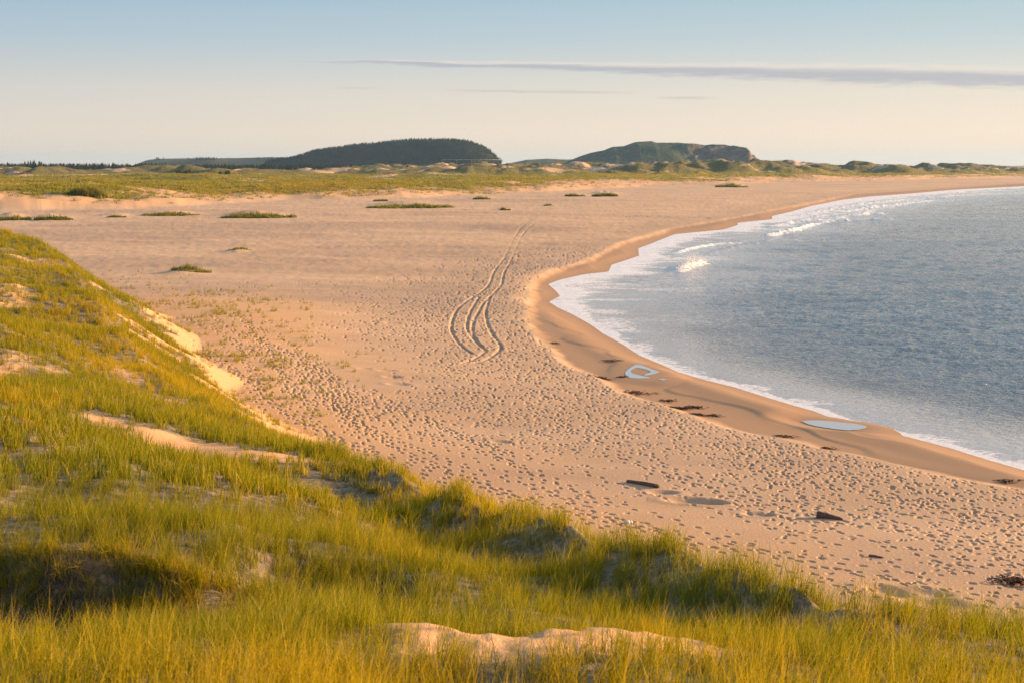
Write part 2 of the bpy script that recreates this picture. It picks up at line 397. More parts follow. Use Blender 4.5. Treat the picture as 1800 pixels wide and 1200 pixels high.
M_ground, M_water, M_pool = mat_ground(), mat_water(), mat_pool()
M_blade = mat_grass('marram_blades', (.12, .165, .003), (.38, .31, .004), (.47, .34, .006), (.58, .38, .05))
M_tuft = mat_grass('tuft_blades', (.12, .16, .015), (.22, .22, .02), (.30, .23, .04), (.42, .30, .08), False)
M_tree = mat_simple('spruce_needles', (.012, .022, .012), (.03, .045, .02), .8)
M_trunk = mat_simple('spruce_bark', (.06, .045, .035), (.10, .08, .06), 3)
M_shrub = mat_simple('shrub_leaves', (.02, .035, .012), (.05, .07, .02), 2)
M_log = mat_simple('driftwood', (.06, .04, .03), (.16, .11, .08), 9, .85, .6, .02, mp=(1, 4, 4))
M_weed = mat_simple('seaweed', (.10, .04, .015), (.22, .095, .035), 8, .6)
M_white = mat_simple('bleached_litter', (.6, .6, .6), (.75, .75, .75), 20, .6)
M_fence = mat_simple('pale_rail', (.5, .48, .44), (.6, .58, .52), 5, .7)

# ------------------------------------------------------------------ polar grid
def sample(n, r0, r1, a0, a1):
    r = np.sqrt(rng.uniform(r0 * r0, r1 * r1, n)); a = rng.uniform(a0, a1, n)
    return r * np.sin(a), r * np.cos(a)

def rows(r0=.6):
    r = [r0]
    while r[-1] < 14000:
        q = r[-1]
        if q < 34: st = .05 + .0042 * q
        elif q < 37: st = .1
        else: st = .58 * q * q / (1422 * 12)
        if q > 380: st = min(st, 8.0)
        if q > 2300: st = q * .05
        r.append(q + st)
    return np.array(r)

def cols(u0, u1, st, lim0, lim1):
    c = list(np.arctan((np.arange(u0, u1 + st, st) - 900) / F))
    a = c[0]; d = st / F; left = []
    while a > lim0:
        d *= 1.09; a -= d; left.append(a)
    a = c[-1]; d = st / F; right = []
    while a < lim1:
        d *= 1.09; a += d; right.append(a)
    return np.array(left[::-1] + c + right)

rr = rows(); th = cols(-70, 1870, 1.65, R(-105), R(105))
Rg, Tg = np.meshgrid(rr, th, indexing='ij')
X = (Rg * np.sin(Tg)).ravel(); Y = (Rg * np.cos(Tg)).ravel()
Dn = 250000
parts = [fields(X[i:i + Dn], Y[i:i + Dn]) for i in range(0, len(X), Dn)]
FD = {k: np.concatenate([p[k] for p in parts]) for k in parts[0]}
Z = FD['z']

def px(x, y, z):
    dy = y * cp - (z - H) * sp_; up = y * sp_ + (z - H) * cp
    return 900 + F * x / dy, 600 - F * up / dy

# named bare places among the near grass (survey polygons u, v, z)
def poly(p, z): return line(p, z)
BARE = [np.array([(-1.15, 11.9), (-.6, 12.0), (.3, 11.6), (1.0, 11.4), (1.05, 10.8), (.7, 10.35), (0, 10.1), (-.8, 10.25), (-1.05, 10.8)]),
        poly([(150, 765), (300, 762), (420, 772), (500, 778), (560, 790), (500, 797), (350, 795), (200, 785)], 6.9),
        poly([(-100, 745), (60, 742), (90, 765), (0, 790), (-100, 790)], 7.3),
        np.array([(-9, 10.8), (-9, 14.9), (-4.8, 15.0), (-4.0, 14.8), (-3.5, 14.2), (-3.4, 12), (-3.6, 10.8)]),
        poly([(500, 960), (600, 955), (690, 975), (720, 1010), (640, 1025), (520, 1015)], 8.4),
        poly([(120, 455), (170, 500), (230, 580), (330, 650), (300, 655), (200, 600), (140, 520), (110, 470)], 6.8)]

def bare_mask(x, y):
    b = np.zeros(x.shape)
    for ib, P in enumerate(BARE):
        d, _ = seg_dist(x, y, np.vstack([P, P[:1]])); d = np.where(inside(x, y, P), -d, d)
        w = .5 if d.size else .5
        b = np.maximum(b, (.5 if ib >= 4 else 1.0) - (.5 if ib >= 4 else 1.0) * ss(-.5, .6, d + .5 * fbm(x, y, 1.2, 2, 120)))
    return b

def cover(f, x, y):
    """0..1 how much marram grows here (near dune only)"""
    sc, r = f['sc'], f['r']
    n = fbm(x, y, 4.5, 3, 121); n2 = fbm(x, y, 1.1, 2, 122)
    spr = ss(-3, 2, x) * ss(14, 18, r) * ss(.5, 9, -sc)
    c = np.where(sc < 0, .92 + .45 * n + .3 * n2 - .16 * spr, 0)
    c = np.clip(c, 0, 1); c = np.maximum(c, .85 * (sc < 0) * np.exp(-(sc / 3.5) ** 2))
    edge = 1.2 + .9 * n + .6 * n2
    c = np.where((sc >= 0) & (sc < edge), .8, c)
    sparse = ss(40, 55, r) * ss(7, 12, -x) * (.95 * (1 - ss(2, 5.5, sc + 2 * n)) * ss(-.8, -.1, n2 + .4 * n) + .34 * (1 - ss(12, 27, sc + 4 * n)) * ss(-.1, .5, n2 + .6 * n))
    c = np.maximum(c, sparse * (sc >= 0))
    c = c * (r < 170)
    m = (r < 60)
    b = np.zeros(x.shape); b[m] = bare_mask(x[m], y[m])
    sl = (x < -1.5) & (y > 10) & (y < 17)
    return c * (1 - np.where(sl, .72, .96) * b)

near = FD['r'] < 170
veg = np.zeros(len(X))
cv = np.zeros(len(X))
cv[near] = cover({k: FD[k][near] for k in FD}, X[near], Y[near])
veg = np.where(near & (FD['g'] > .02), cv * 1.0, 0)
f0 = FD['f0']; sf = FD['sf']
big = fbm(X, Y, 120, 3, 130); med = fbm(X, Y, 22, 3, 131)
fv = ss(0, 60, f0 + 24 * big + 16 * med) * 1.0
blow = ss(.25, .5, fbm(X, Y, 38, 4, 132, sy=30)) * FD['hr']
fv = fv * (1 - .8 * blow) * (1 - .62 * ss(.15, .5, fbm(X, Y, 42, 3, 180, sy=30)) * (1 - FD['hr']))
fv = np.where(sf > 0, fv, 0)
humz = FD['hr']
veg = np.maximum(veg, fv)
for (c, w, h) in MW:
    q = ((X - c[0]) / w) ** 2 + ((Y - c[1]) / (w * .8 + 4)) ** 2
    veg = np.maximum(veg, .45 * np.exp(-q * 1.8) * (h > 1.6))
wet = (1 - ss(-.9, .5, FD['sp'] + .35 * fbm(X, Y, 1.5, 2, 133))) * (sf < 0)
wet = np.clip(wet, 0, 1)
for c, w_ in ((POOL1.mean(0), 2.6), (POOL2.mean(0), 3.4)):
    pass
damp_shade = ss(.2, .6, fbm(X, Y, 60, 3, 134, sy=26)) * (FD['sp'] > 2) * (FD['g'] < .05) * (sf < -20) * .5
dc = at(900, 400, 1.0); damp_shade = np.maximum(damp_shade, .95 * np.exp(-((X - dc[0]) / 17) ** 2 - ((Y - dc[1]) / 17) ** 4))
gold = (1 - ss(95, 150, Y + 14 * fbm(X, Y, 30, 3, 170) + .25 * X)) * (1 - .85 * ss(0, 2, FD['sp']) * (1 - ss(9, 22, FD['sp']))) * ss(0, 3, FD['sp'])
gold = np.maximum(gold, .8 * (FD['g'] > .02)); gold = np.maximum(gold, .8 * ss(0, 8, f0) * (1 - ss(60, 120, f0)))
damp_shade = np.maximum(damp_shade, .42 * ss(.2, 1.2, FD['sp']) * (1 - ss(7, 18, FD['sp'])) * (FD['sf'] < 0) * (.7 + .5 * fbm(X, Y, 6, 3, 171)))  # trodden band darkened in colour, standing in for shade inside the footprints
soil = np.zeros(len(X))
mm = FD['r'] < 30
soil[mm] = 0
for i_ in (3, 4):  # scarp soil, darkened for its shade; the hollow's shade painted in too
    P = BARE[i_]; d, _ = seg_dist(X[mm], Y[mm], np.vstack([P, P[:1]])); d = np.where(inside(X[mm], Y[mm], P), -d, d)
    soil[mm] = np.maximum(soil[mm], 1 - ss(-.3, .7, d))
# roughen the eroded face
soilr = soil[mm] * (.10 * fbm(X[mm], Y[mm], .22, 3, 140))
Z[mm] += soilr
# little tread marks in the bare patch near the camera
mp_ = (FD['r'] > 7.5) & (FD['r'] < 13) & (np.abs(X) < 2)
Z[mp_] += .035 * fbm(X[mp_], Y[mp_], .28, 3, 141, sy=.5)

# footprints: scattered, and in walked trails
def stamp(Zg, x, y, an, la, lb, dep, rim=.10):
    r = math.hypot(x, y); t = math.atan2(x, y); w = la * 2.0
    i0, i1 = np.searchsorted(rr, (r - w, r + w)); j0, j1 = np.searchsorted(th, (t - w / r, t + w / r))
    if i1 - i0 < 1 or j1 - j0 < 1: return
    R_ = rr[i0:i1, None]; T_ = th[None, j0:j1]
    dx = R_ * np.sin(T_) - x; dy = R_ * np.cos(T_) - y; ca, sa = math.cos(an), math.sin(an)
    q = ((dx * ca + dy * sa) / la) ** 2 + ((-dx * sa + dy * ca) / lb) ** 2
    Zg[i0:i1, j0:j1] += dep * (-np.exp(-q * q * .9) + rim * np.exp(-(np.sqrt(q) - 1.5) ** 2 * 5))
Zg = Z.reshape(len(rr), len(th))
n = 230000
x, y = sample(n, 34, 215, R(-20), R(27)); f = fields(x, y, False)
spd = f['sp']; pt = fbm(x, y, 10, 3, 91, sy=5)
tl, _ = seg_dist(x, y, TL)
dn = ss(-.2, .8, spd) * (1 - ss(6, 17, spd + 5 * fbm(x, y, 8, 3, 90))) * 1.0
den = dn + .17 * np.exp(-(tl / (2.2 + .8 * pt)) ** 2) * ss(-.3, .3, pt) + .15 * ss(.3, .8, pt) + .003 + .25 * ss(90, 125, f['r']) * (1 - ss(150, 190, f['r'])) * ss(-.1, .5, fbm(x, y, 22, 2, 92))
kk = (rng.uniform(0, 1, n) < den * .62) & (f['g'] < .06) & (f['sf'] < 0) & (f['sw'] > 0) & (spd > -.1)
x, y, dn = x[kk], y[kk], dn[kk]; print('prints', len(x))
for a_, b_, c_ in zip(x, y, dn):
    q = rng.uniform(.45, 1.0) * (1 - .1 * c_)
    stamp(Zg, a_, b_, rng.normal(-.35, .75), .135 * q * (1 - .15 * c_), .075 * q, rng.uniform(.03, .08) * (1 + .55 * c_))
def walk(P, n_off, spread, wob):
    P = smooth_line(np.array(P), k=2); L = np.concatenate([[0], np.cumsum(np.hypot(*np.diff(P, axis=0).T))])
    off = rng.normal(0, spread); s_ = rng.uniform(0, 1); side = 1; ph = rng.uniform(0, 6)
    a0, a1 = sorted(rng.uniform(0, L[-1], 2)); a1 = max(a1, min(L[-1], a0 + 25)); s_ += a0
    while s_ < a1:
        x_ = np.interp(s_, L, P[:, 0]); y_ = np.interp(s_, L, P[:, 1]); x2 = np.interp(s_ + .3, L, P[:, 0]); y2 = np.interp(s_ + .3, L, P[:, 1])
        an = math.atan2(y2 - y_, x2 - x_); o = off + wob * math.sin(s_ * .12 + ph) + side * .13 + rng.normal(0, .03)
        X_, Y_ = x_ - math.sin(an) * o, y_ + math.cos(an) * o
        tr_pts.append((X_, Y_, an + side * .15 + rng.normal(0, .08))); s_ += rng.uniform(.58, .78); side = -side
tr_pts = []
for _ in range(26): walk(TL, 0, 2.4, 1.0)
for _ in range(10): walk(line([(330, 560), (520, 660), (760, 760), (980, 860), (1200, 910), (1500, 960), (1800, 1010)], 1.0), 0, 3.5, 1.5)
for _ in range(10): walk(line([(1000, 690), (1200, 760), (1400, 830), (1600, 880), (1800, 930), (2000, 1000)], 1.0), 0, 3.0, 1.2)
for _ in range(4): walk(line([(520, 600), (600, 660), (640, 720), (700, 790)], 1.0), 0, 1.2, .6)
for _ in range(3): walk(line([(1290, 980), (1270, 900), (1300, 840), (1250, 780)], 1.0), 0, 1.0, .5)
for _ in range(4): walk(line([(1500, 1030), (1560, 980), (1640, 960), (1800, 900)], 1.0), 0, 2.0, .8)
tp = np.array(tr_pts); f = fields(tp[:, 0], tp[:, 1], False); kk = (f['g'] < .06) & (f['sp'] > 0) & (f['r'] > 34)
for a_, b_, c_ in tp[kk]: stamp(Zg, a_, b_, c_, .14, .062, rng.uniform(.05, .085))
# scuffed hollows
for u_, v_, w_, d_ in ((1215, 866, .8, .14), (1250, 870, .6, .10), (1165, 852, .5, .09), (680, 652, .5, .08), (690, 662, .5, .08), (700, 672, .6, .08), (640, 650, .4, .07), (1335, 890, .5, .08), (1600, 1035, 1.0, .10), (1640, 1050, .8, .10), (1560, 1030, .6, .08), (880, 765, .5, .06), (690, 568, .7, .09)):
    c = at(u_, v_, 1.0); stamp(Zg, c[0], c[1], rng.normal(-.2, .2), w_, w_ * .55, d_, .25)
Z = Zg.ravel()

V = np.stack([X, Y, Z], -1)
ground = mesh_np('ground', V, grid_faces(len(rr), len(th)), M_ground, attrs=dict(veg=veg, wet=wet, soil=soil, dist=FD['r'], damp_shade=damp_shade, hum=humz, gold=gold))
tag(ground, 'warm sand beach and grassy dunes', kind='structure')

# ------------------------------------------------------------------ sea
BREAK = [(line([(1193, 474), (1205, 468), (1222, 464), (1236, 460)], .3), .75, 1.0, 1.0),
         (line([(1190, 443), (1210, 437), (1236, 432), (1262, 428), (1300, 426)], .2), .35, .9, 1.0),
         (line([(1345, 413), (1370, 409), (1395, 404), (1412, 398), (1430, 393)], .3), .7, 1.6, 1.0),
         (line([(1430, 393), (1460, 389), (1500, 386), (1540, 385), (1560, 386)], .3), .6, 1.0, .75),
         (line([(1370, 396), (1410, 386), (1450, 378), (1490, 375)], .2), .3, 1.8, .6),
         (line([(1505, 378), (1530, 374), (1560, 376)], .3), .55, 1.6, .7),
         (line([(1515, 366), (1540, 362), (1565, 362)], .2), .45, 2.2, .9),
         (line([(1410, 380), (1460, 368), (1530, 357), (1600, 350), (1700, 343), (1800, 339)], .2), .5, 4.0, .6),
         (line([(1480, 372), (1560, 362), (1640, 352)], .2), .5, 3.0, .8),
         (line([(1290, 402), (1345, 399), (1400, 391), (1470, 383), (1520, 372), (1600, 359), (1700, 350)], .2), .45, 1.3, .55),
         (line([(1235, 449), (1275, 438), (1320, 428), (1370, 420)], .2), .35, 1.6, .15),
         (line([(1620, 350), (1650, 347), (1680, 348)], .2), .5, 2.2, .5)]
rs = rr[(rr > 34)]; ts = cols(955, 1870, 1.65, R(-3), R(104)); ts = ts[ts > np.arctan((925 - 900) / F)]
Rw, Tw = np.meshgrid(rs, ts, indexing='ij')
xw = (Rw * np.sin(Tw)).ravel(); yw = (Rw * np.cos(Tw)).ravel()
sww, _ = seg_dist(xw, yw, WL); sww = np.where(inside(xw, yw, SEA), -sww, sww)
rw = Rw.ravel(); dw = -sww
amp = ss(1, 25, dw)
zw = amp * (.09 * fbm(xw, yw, 1.9, 3, 200, sy=1.1) + .05 * fbm(xw, yw, .75, 2, 206, sy=.5) * (1 - ss(120, 200, rw)) + .05 * fbm(xw, yw, 6, 2, 201, sy=3.5) + .09 * fbm(xw, yw, 28, 2, 202, sy=14) * ss(20, 90, dw))
zw += ss(600, 200, rw) * 0
streak = fbm(xw, yw, 9, 3, 203, sy=2.6); lace = fbm(xw, yw, 2.2, 3, 204, sy=1.1)
wd = .7 + 5.2 * ss(95, 165, yw) + 13 * ss(200, 700, rw) + .5 * fbm(xw, yw, 7, 2, 205) * (1 + 2 * ss(95, 165, yw))
foam = (1 - ss(.25, 1.3, dw / wd + .4 * streak)) * (.92 + .3 * lace)
foam = np.maximum(foam, .62 * (1 - ss(0.8, 4.2, dw / wd)) * ss(-.1, .5, streak))
calm = (1 - ss(.8, 4.5, dw / (wd + 1.5)))
zw += -.02 * (1 - ss(0, 1.5, dw)) * 0
for P, h, w, fo in BREAK:
    c = P.mean(0); m = np.hypot(xw - c[0], yw - c[1]) < 500
    Ln = np.linspace(0, 1, len(P)); d, t = seg_dist(xw[m], yw[m], P, Ln)
    e = (1 - np.abs(t * 2 - 1) ** 4) * .7 + .3
    jag = 1 + .5 * fbm(xw[m], yw[m], .7, 3, 210)
    zw[m] += h * e * np.exp(-(d / (w * .8)) ** 2) * jag * .8
    foam[m] = np.maximum(foam[m], fo * 1.25 * np.exp(-(d / (w * 1.1)) ** 2) * (.8 + .5 * fbm(xw[m], yw[m], 1.1, 3, 211)))
zw += .012 + .035 * foam * (.5 + .5 * lace) * ss(.0, 1.0, dw)
nr_, nc_ = Rw.shape
kp = (sww.reshape(nr_, nc_) < 5)
keep = kp[:-1, :-1] | kp[1:, :-1] | kp[:-1, 1:] | kp[1:, 1:]
Fw = grid_faces(nr_, nc_, keep)
Vw, Fw, Aw = compact(np.stack([xw, yw, zw], -1), Fw, dict(foam=np.clip(foam, 0, 1.2), calm=calm, dist=rw))
sea = mesh_np('sea_water', Vw, Fw, M_water, attrs=Aw); tag(sea, 'rippled grey blue sea with white foam along the sand', kind='structure')

# flying spray over the nearest breaker
def blobs(centres, rad, rs_):
    V = []; Fc = []
    ico = np.array([(0, 0, 1), (.89, 0, .45), (.28, .85, .45), (-.72, .53, .45), (-.72, -.53, .45), (.28, -.85, .45), (.72, .53, -.45), (-.28, .85, -.45), (-.89, 0, -.45), (-.28, -.85, -.45), (.72, -.53, -.45), (0, 0, -1)])
    fc = np.array([(0, 1, 2), (0, 2, 3), (0, 3, 4), (0, 4, 5), (0, 5, 1), (1, 6, 2), (2, 7, 3), (3, 8, 4), (4, 9, 5), (5, 10, 1), (6, 7, 2), (7, 8, 3), (8, 9, 4), (9, 10, 5), (10, 6, 1), (6, 11, 7), (7, 11, 8), (8, 11, 9), (9, 11, 10), (10, 11, 6)])
    for c, r_ in zip(centres, rad):
        Fc.append(fc + len(V) * 12); V.append(ico * r_ * rs_.uniform(.6, 1.3, (12, 1)) + c)
    return np.concatenate(V), np.concatenate(Fc)
M_foam = mat_simple('spray_foam', (.75, .74, .72), (.82, .81, .80), 6, .6)
P = BREAK[0][0]; cs = []; rd = []
for i in range(1500):
    t = rng.uniform(0, 1) ; k = t * (len(P) - 1); i0 = int(min(k, len(P) - 2)); q = P[i0] + (P[i0 + 1] - P[i0]) * (k - i0)
    hgt = (1.1 * math.exp(-((t - .55) / .3) ** 2) + .25)
    zz_ = rng.uniform(0, 1) ** 1.3 * hgt * 1.25
    cs.append((q[0] + rng.normal(0, .35), q[1] + rng.normal(0, .6), .25 + zz_)); rd.append(rng.uniform(.02, .10) * (1 - .5 * zz_ / hgt))
v_, f_ = blobs(np.array(cs), rd, rng)
tag(mesh_np('wave_spray', v_, f_, M_foam), 'white spray thrown up by a small breaker near the inner bay', 'spray', kind='stuff')

# pools
def sheet(name, outer, z, label, hole=None):
    import bmesh
    bm = bmesh.new(); vs = [bm.verts.new((p[0], p[1], z)) for p in outer[:-1] if True]
    f = bm.faces.new(vs); bmesh.ops.triangulate(bm, faces=[f])
    bmesh.ops.recalc_face_normals(bm, faces=bm.faces)
    for fc in bm.faces:
        if fc.normal.z < 0: fc.normal_flip()
    me = bpy.data.meshes.new(name); bm.to_mesh(me); bm.free(); me.materials.append(M_pool)
    o = bpy.data.objects.new(name, me); COL.objects.link(o); tag(o, label, kind='structure'); return o
sheet('tide_pool', POOL1, POOLS_Z + .004, 'heart shaped ring of shallow water on the wet sand')
sheet('tide_pool', POOL2, .132, 'long pale tongue of shallow water beside the waterline')
sheet('tide_pool', np.vstack([POOL3, POOL3[:1]]), POOLS_Z + .004, 'tiny sliver of water below the heart shaped pool')

# ------------------------------------------------------------------ grass clumps
def blades(n, rad, h0, h1, w, lean, rs_, seg=4, wind=(.12, 0), seed_heads=0):
    V = []; Fq = []; Ft = []; bl = []; tip = []
    for i in range(n):
        a = rs_.uniform(0, 6.283); q = rad * math.sqrt(rs_.uniform(0, 1))
        x0, y0 = q * math.cos(a), q * math.sin(a)
        h = rs_.uniform(h0, h1); az = rs_.uniform(0, 6.283); ln = rs_.uniform(.1, 1) * lean
        dx = math.cos(az) * ln + wind[0]; dy = math.sin(az) * ln + wind[1]
        fa = rs_.uniform(0, 6.283); wx, wy = math.cos(fa) * w / 2, math.sin(fa) * w / 2
        c = rs_.uniform(0, 1); ww = rs_.uniform(.7, 1.25)
        base = len(V)
        for s in range(seg + 1):
            t = s / seg
            k = t ** 1.9
            px_, py_ = x0 + dx * h * k, y0 + dy * h * k
            pz = h * t * (1 - .28 * (dx * dx + dy * dy) ** .5 * t) - .03
            tw = (1 - t ** 1.6) * ww
            if s < seg:
                V += [(px_ - wx * tw, py_ - wy * tw, pz), (px_ + wx * tw, py_ + wy * tw, pz)]; bl += [c, c]; tip += [t, t]
            else:
                V.append((px_, py_, pz)); bl.append(c); tip.append(1.0)
        for s in range(seg - 1):
            b = base + 2 * s; Fq.append((b, b + 1, b + 3, b + 2))
        b = base + 2 * (seg - 1); Ft.append((b, b + 1, b + 2))
    return np.array(V), [np.array(Fq, np.int32).reshape(-1, 4), np.array(Ft, np.int32)], dict(bl=np.array(bl), tip=np.array(tip))

src = bpy.data.collections.new('grass_clump_library')
rs_ = np.random.default_rng(3)
for i in range(8):     # near, fine
    v, f, a = blades(28, .14, .2, .62, .008, .55, rs_, 4)
    src.objects.link(mesh_np('clump_%02d' % i, v, f, M_blade, attrs=a, link=False))
for i in range(8, 16):   # mid
    v, f, a = blades(22, .17, .2, .60, .018, .45, rs_, 3)
    src.objects.link(mesh_np('clump_%02d' % i, v, f, M_blade, attrs=a, link=False))
for i in range(16, 20):  # tall stalks of the foreground
    v, f, a = blades(7, .12, .55, .85, .006, .28, rs_, 5)
    a['bl'] = np.clip(a['bl'] * .3 + .85, 0, 1.3)
    src.objects.link(mesh_np('clump_%02d' % i, v, f, M_blade, attrs=a, link=False))

pts = []
def scatter(dens, r0, r1, a0, a1, idx, scale, thin=1.0, face=False):
    area = (r1 * r1 - r0 * r0) / 2 * (a1 - a0); n = int(area * dens)
    x, y = sample(n, r0, r1, a0, a1)
    f = fields(x, y, False); c = cover(f, x, y)
    if face: c = .9 * ((f['sc'] < .3) & (f['sc'] > -4.5)) * ss(-.55, -.1, fbm(x, y, 1.6, 2, 123))
    c = np.maximum(c, .85 * (x > -4.2) * (x < -1.6) * (y > 12) * (y < 20) * ss(-.5, 0, fbm(x, y, 1.3, 2, 124))) if r0 < 40 else c
    k = rng.uniform(0, 1, n) < c * thin
    x, y, z, c = x[k], y[k], f['z'][k], c[k]
    t = .36 + .5 * fbm(x, y, 6.5, 3, 150) + .3 * fbm(x, y, 1.3, 2, 151) + rng.normal(0, .16, len(x))
    t = t + .5 * np.exp(-((np.hypot(x, y) - 7.5) / 3.5) ** 2)
    t = t + .25 * np.exp(-(f['sc'][k] / 2.0) ** 2) * (np.hypot(x, y) > 25)
    s = scale * rng.uniform(.7, 1.2, len(x)) * (.65 + .35 * c) * (1 + .15 * fbm(x, y, 3, 2, 152))
    pts.append((x, y, z, rng.integers(idx[0], idx[1], len(x)), np.clip(t, 0, 1.2), s))
A0, A1 = R(-27), R(29)
scatter(44, 2.2, 12, A0, A1, (0, 8), .7)
scatter(6, 2.2, 10.5, A0, A1, (16, 20), .75)
scatter(26, 12, 22, A0, A1, (0, 8), .78)
scatter(18, 22, 48, A0, R(26), (8, 16), .74)
scatter(16, 13, 34, R(-8), R(26), (0, 8), .8, face=True)
scatter(30, 12.6, 17.5, R(-17), R(-6), (0, 8), .75)
scatter(17, 48, 90, A0, R(2), (8, 16), .8)
scatter(7, 90, 170, A0, R(-8), (8, 16), 1.0)
nlip = 420                                   # dead grass hanging over the eroded lip
x = rng.uniform(-8.5, -1.8, nlip); y = 15.05 + .5 * fbm(x, x * 0, 1.3, 3, 66) + rng.uniform(.05, .65, nlip)
pts.append((x, y, gz(x, y) - .02, rng.integers(0, 8, nlip), rng.uniform(.5, 1.0, nlip), rng.uniform(.45, .8, nlip)))
px_, py_, pz_, pi_, pt_, ps_ = [np.concatenate([p[i] for p in pts]) for i in range(6)]
me = bpy.data.meshes.new('dune_grass'); n = len(px_)
me.vertices.add(n); me.vertices.foreach_set('co', np.stack([px_, py_, pz_], -1).astype(np.float32).ravel())
def addattr(me, name, typ, arr, key='value'):
    a = me.attributes.new(name, typ, 'POINT'); a.data.foreach_set(key, arr.ravel())
addattr(me, 'pick', 'INT', pi_.astype(np.int32)); addattr(me, 'tone', 'FLOAT', pt_.astype(np.float32))
rot = np.stack([rng.normal(0, .10, n), rng.normal(0, .10, n), rng.uniform(-.9, .9, n)], -1).astype(np.float32)
rot[-nlip:, 0] = rng.uniform(.1, 1.1, nlip); rot[-nlip:, 2] = rng.normal(0, .3, nlip)
addattr(me, 'rot', 'FLOAT_VECTOR', rot, 'vector')
sc3 = np.stack([ps_, ps_, ps_ * rng.uniform(.8, 1.15, n)], -1).astype(np.float32); addattr(me, 'scl', 'FLOAT_VECTOR', sc3, 'vector')
grass = bpy.data.objects.new('dune_grass', me); COL.objects.link(grass)
tag(grass, 'yellow green marram grass over the near dunes', 'grass', kind='stuff')

def gn_instances(name, coll):
    ng = bpy.data.node_groups.new(name, 'GeometryNodeTree')
    ng.interface.new_socket('Geometry', in_out='INPUT', socket_type='NodeSocketGeometry')
    ng.interface.new_socket('Geometry', in_out='OUTPUT', socket_type='NodeSocketGeometry')
    nn = ng.nodes.new; L = ng.links.new
    gi, go = nn('NodeGroupInput'), nn('NodeGroupOutput')
    mp = nn('GeometryNodeMeshToPoints'); ip = nn('GeometryNodeInstanceOnPoints'); ci = nn('GeometryNodeCollectionInfo')
    ci.inputs['Collection'].default_value = coll; ci.inputs['Separate Children'].default_value = True; ci.inputs['Reset Children'].default_value = True
    def na(nm, t):
        q = nn('GeometryNodeInputNamedAttribute'); q.data_type = t; q.inputs['Name'].default_value = nm
        return [s for s in q.outputs if s.enabled and s.name == 'Attribute'][0]
    L(gi.outputs[0], mp.inputs['Mesh']); L(mp.outputs[0], ip.inputs['Points']); L(ci.outputs[0], ip.inputs['Instance'])
    ip.inputs['Pick Instance'].default_value = True
    L(na('pick', 'INT'), ip.inputs['Instance Index']); L(na('rot', 'FLOAT_VECTOR'), ip.inputs['Rotation']); L(na('scl', 'FLOAT_VECTOR'), ip.inputs['Scale'])
    L(ip.outputs[0], go.inputs[0]); return ng
md = grass.modifiers.new('scatter', 'NODES'); md.node_group = gn_instances('grass_scatter', src)
print('grass clumps', n)

# grass tufts on their own little mounds out on the beach (things)
def patch(u, v, hw, label, n, hh=.55, z=1.3, wpx=1.0, group='grass tufts on the open beach', dens=None, depth=.5):
    c = at(u, v, z); w = hw / (v - 291) * (H - z)
    V = []; F4 = []; F3 = []; B = []; T = []; Q = []; nb = 0
    rs2 = np.random.default_rng(int(u * 7 + v))
    bw = max(.02, .5 * np.hypot(*c) / 1422 * wpx)
    for i in range(int(n * 1.5)):
        a = rs2.uniform(0, 6.283); q = math.sqrt(rs2.uniform(0, 1)) * 1.15
        x = c[0] + w * q * math.cos(a); y = c[1] + w * depth * q * math.sin(a)
        if w > 9 and fbm(np.array([x]), np.array([y]), w * .33, 2, int(u))[0] < q * .8 - .8: continue
        v_, f_, a_ = blades(9, .25 + .02 * w, hh * .4, max(hh * .45, hh * (1.35 - .6 * q) * (1.15 + .9 * fbm(np.array([x]), np.array([y]), w * .25, 2, int(v))[0])), bw, .45, rs2, 2)
        zz = gz(x, y)[0]
        V.append(v_ + (x - c[0], y - c[1], zz)); F4.append(f_[0] + nb); F3.append(f_[1] + nb); nb += len(v_)
        B.append(a_['bl']); T.append(a_['tip']); Q.append(np.full(len(v_), rs2.uniform(.1, .8)))
    o = mesh_np('grass_tuft', np.concatenate(V), [np.concatenate(F4), np.concatenate(F3)], M_tuft, attrs=dict(bl=np.concatenate(B), tip=np.concatenate(T), tone=np.concatenate(Q)))
    o.location = (c[0], c[1], 0); tag(o, label, 'grass tuft', group); return o
patch(335, 476, 32, 'small grass tuft on a low sand mound, nearest in front of the dune slope', 70, .5, 1.4)
patch(720, 361, 68, 'long flat grass mound in the middle of the far beach', 420, .9, 2.0)
patch(455, 378, 58, 'wide grass mound trailing off right, left of the long flat mound', 380, .9, 1.9)
patch(300, 376, 46, 'thin strip of grass between the wide mound and the left grass heap', 200, .7, 1.7)
patch(205, 380, 16, 'tiny grass tuft at the left end of the beach strip', 50, .6, 1.6)
patch(95, 384, 30, 'low grass heap beyond the tip of the near dune', 160, .8, 1.8)
patch(20, 384, 30, 'pale grass heap at the left edge of the beach', 140, .8, 1.8)
patch(153, 347, 30, 'dark dense clump of grass on top of the sandy bank', 500, 2.2, 4.0)
patch(420, 441, 18, 'sparse little grass tuft on the flat sand below the wide mound', 26, .4, 1.2)
patch(1064, 340, 20, 'steep rounded grass hummock on the right of a pair', 260, 1.3, 2.5)
patch(1012, 343, 16, 'low grass tuft just left of the rounded hummock', 110, .9, 1.8)
patch(888, 368, 8, 'single small grass tuft right of the long flat mound', 40, .7, 1.5)
patch(965, 361, 8, 'very small grass tuft farther right toward the hummocks', 30, .6, 1.4)
patch(846, 348, 14, 'grass tuft below the edge of the far dunes', 80, .9, 1.8)
patch(668, 352, 12, 'small grass tuft just behind the left end of the long mound', 60, .8, 1.8)
patch(1285, 326, 26, 'broad low grass hummock under the cliffed hill', 200, 1.4, 2.4)

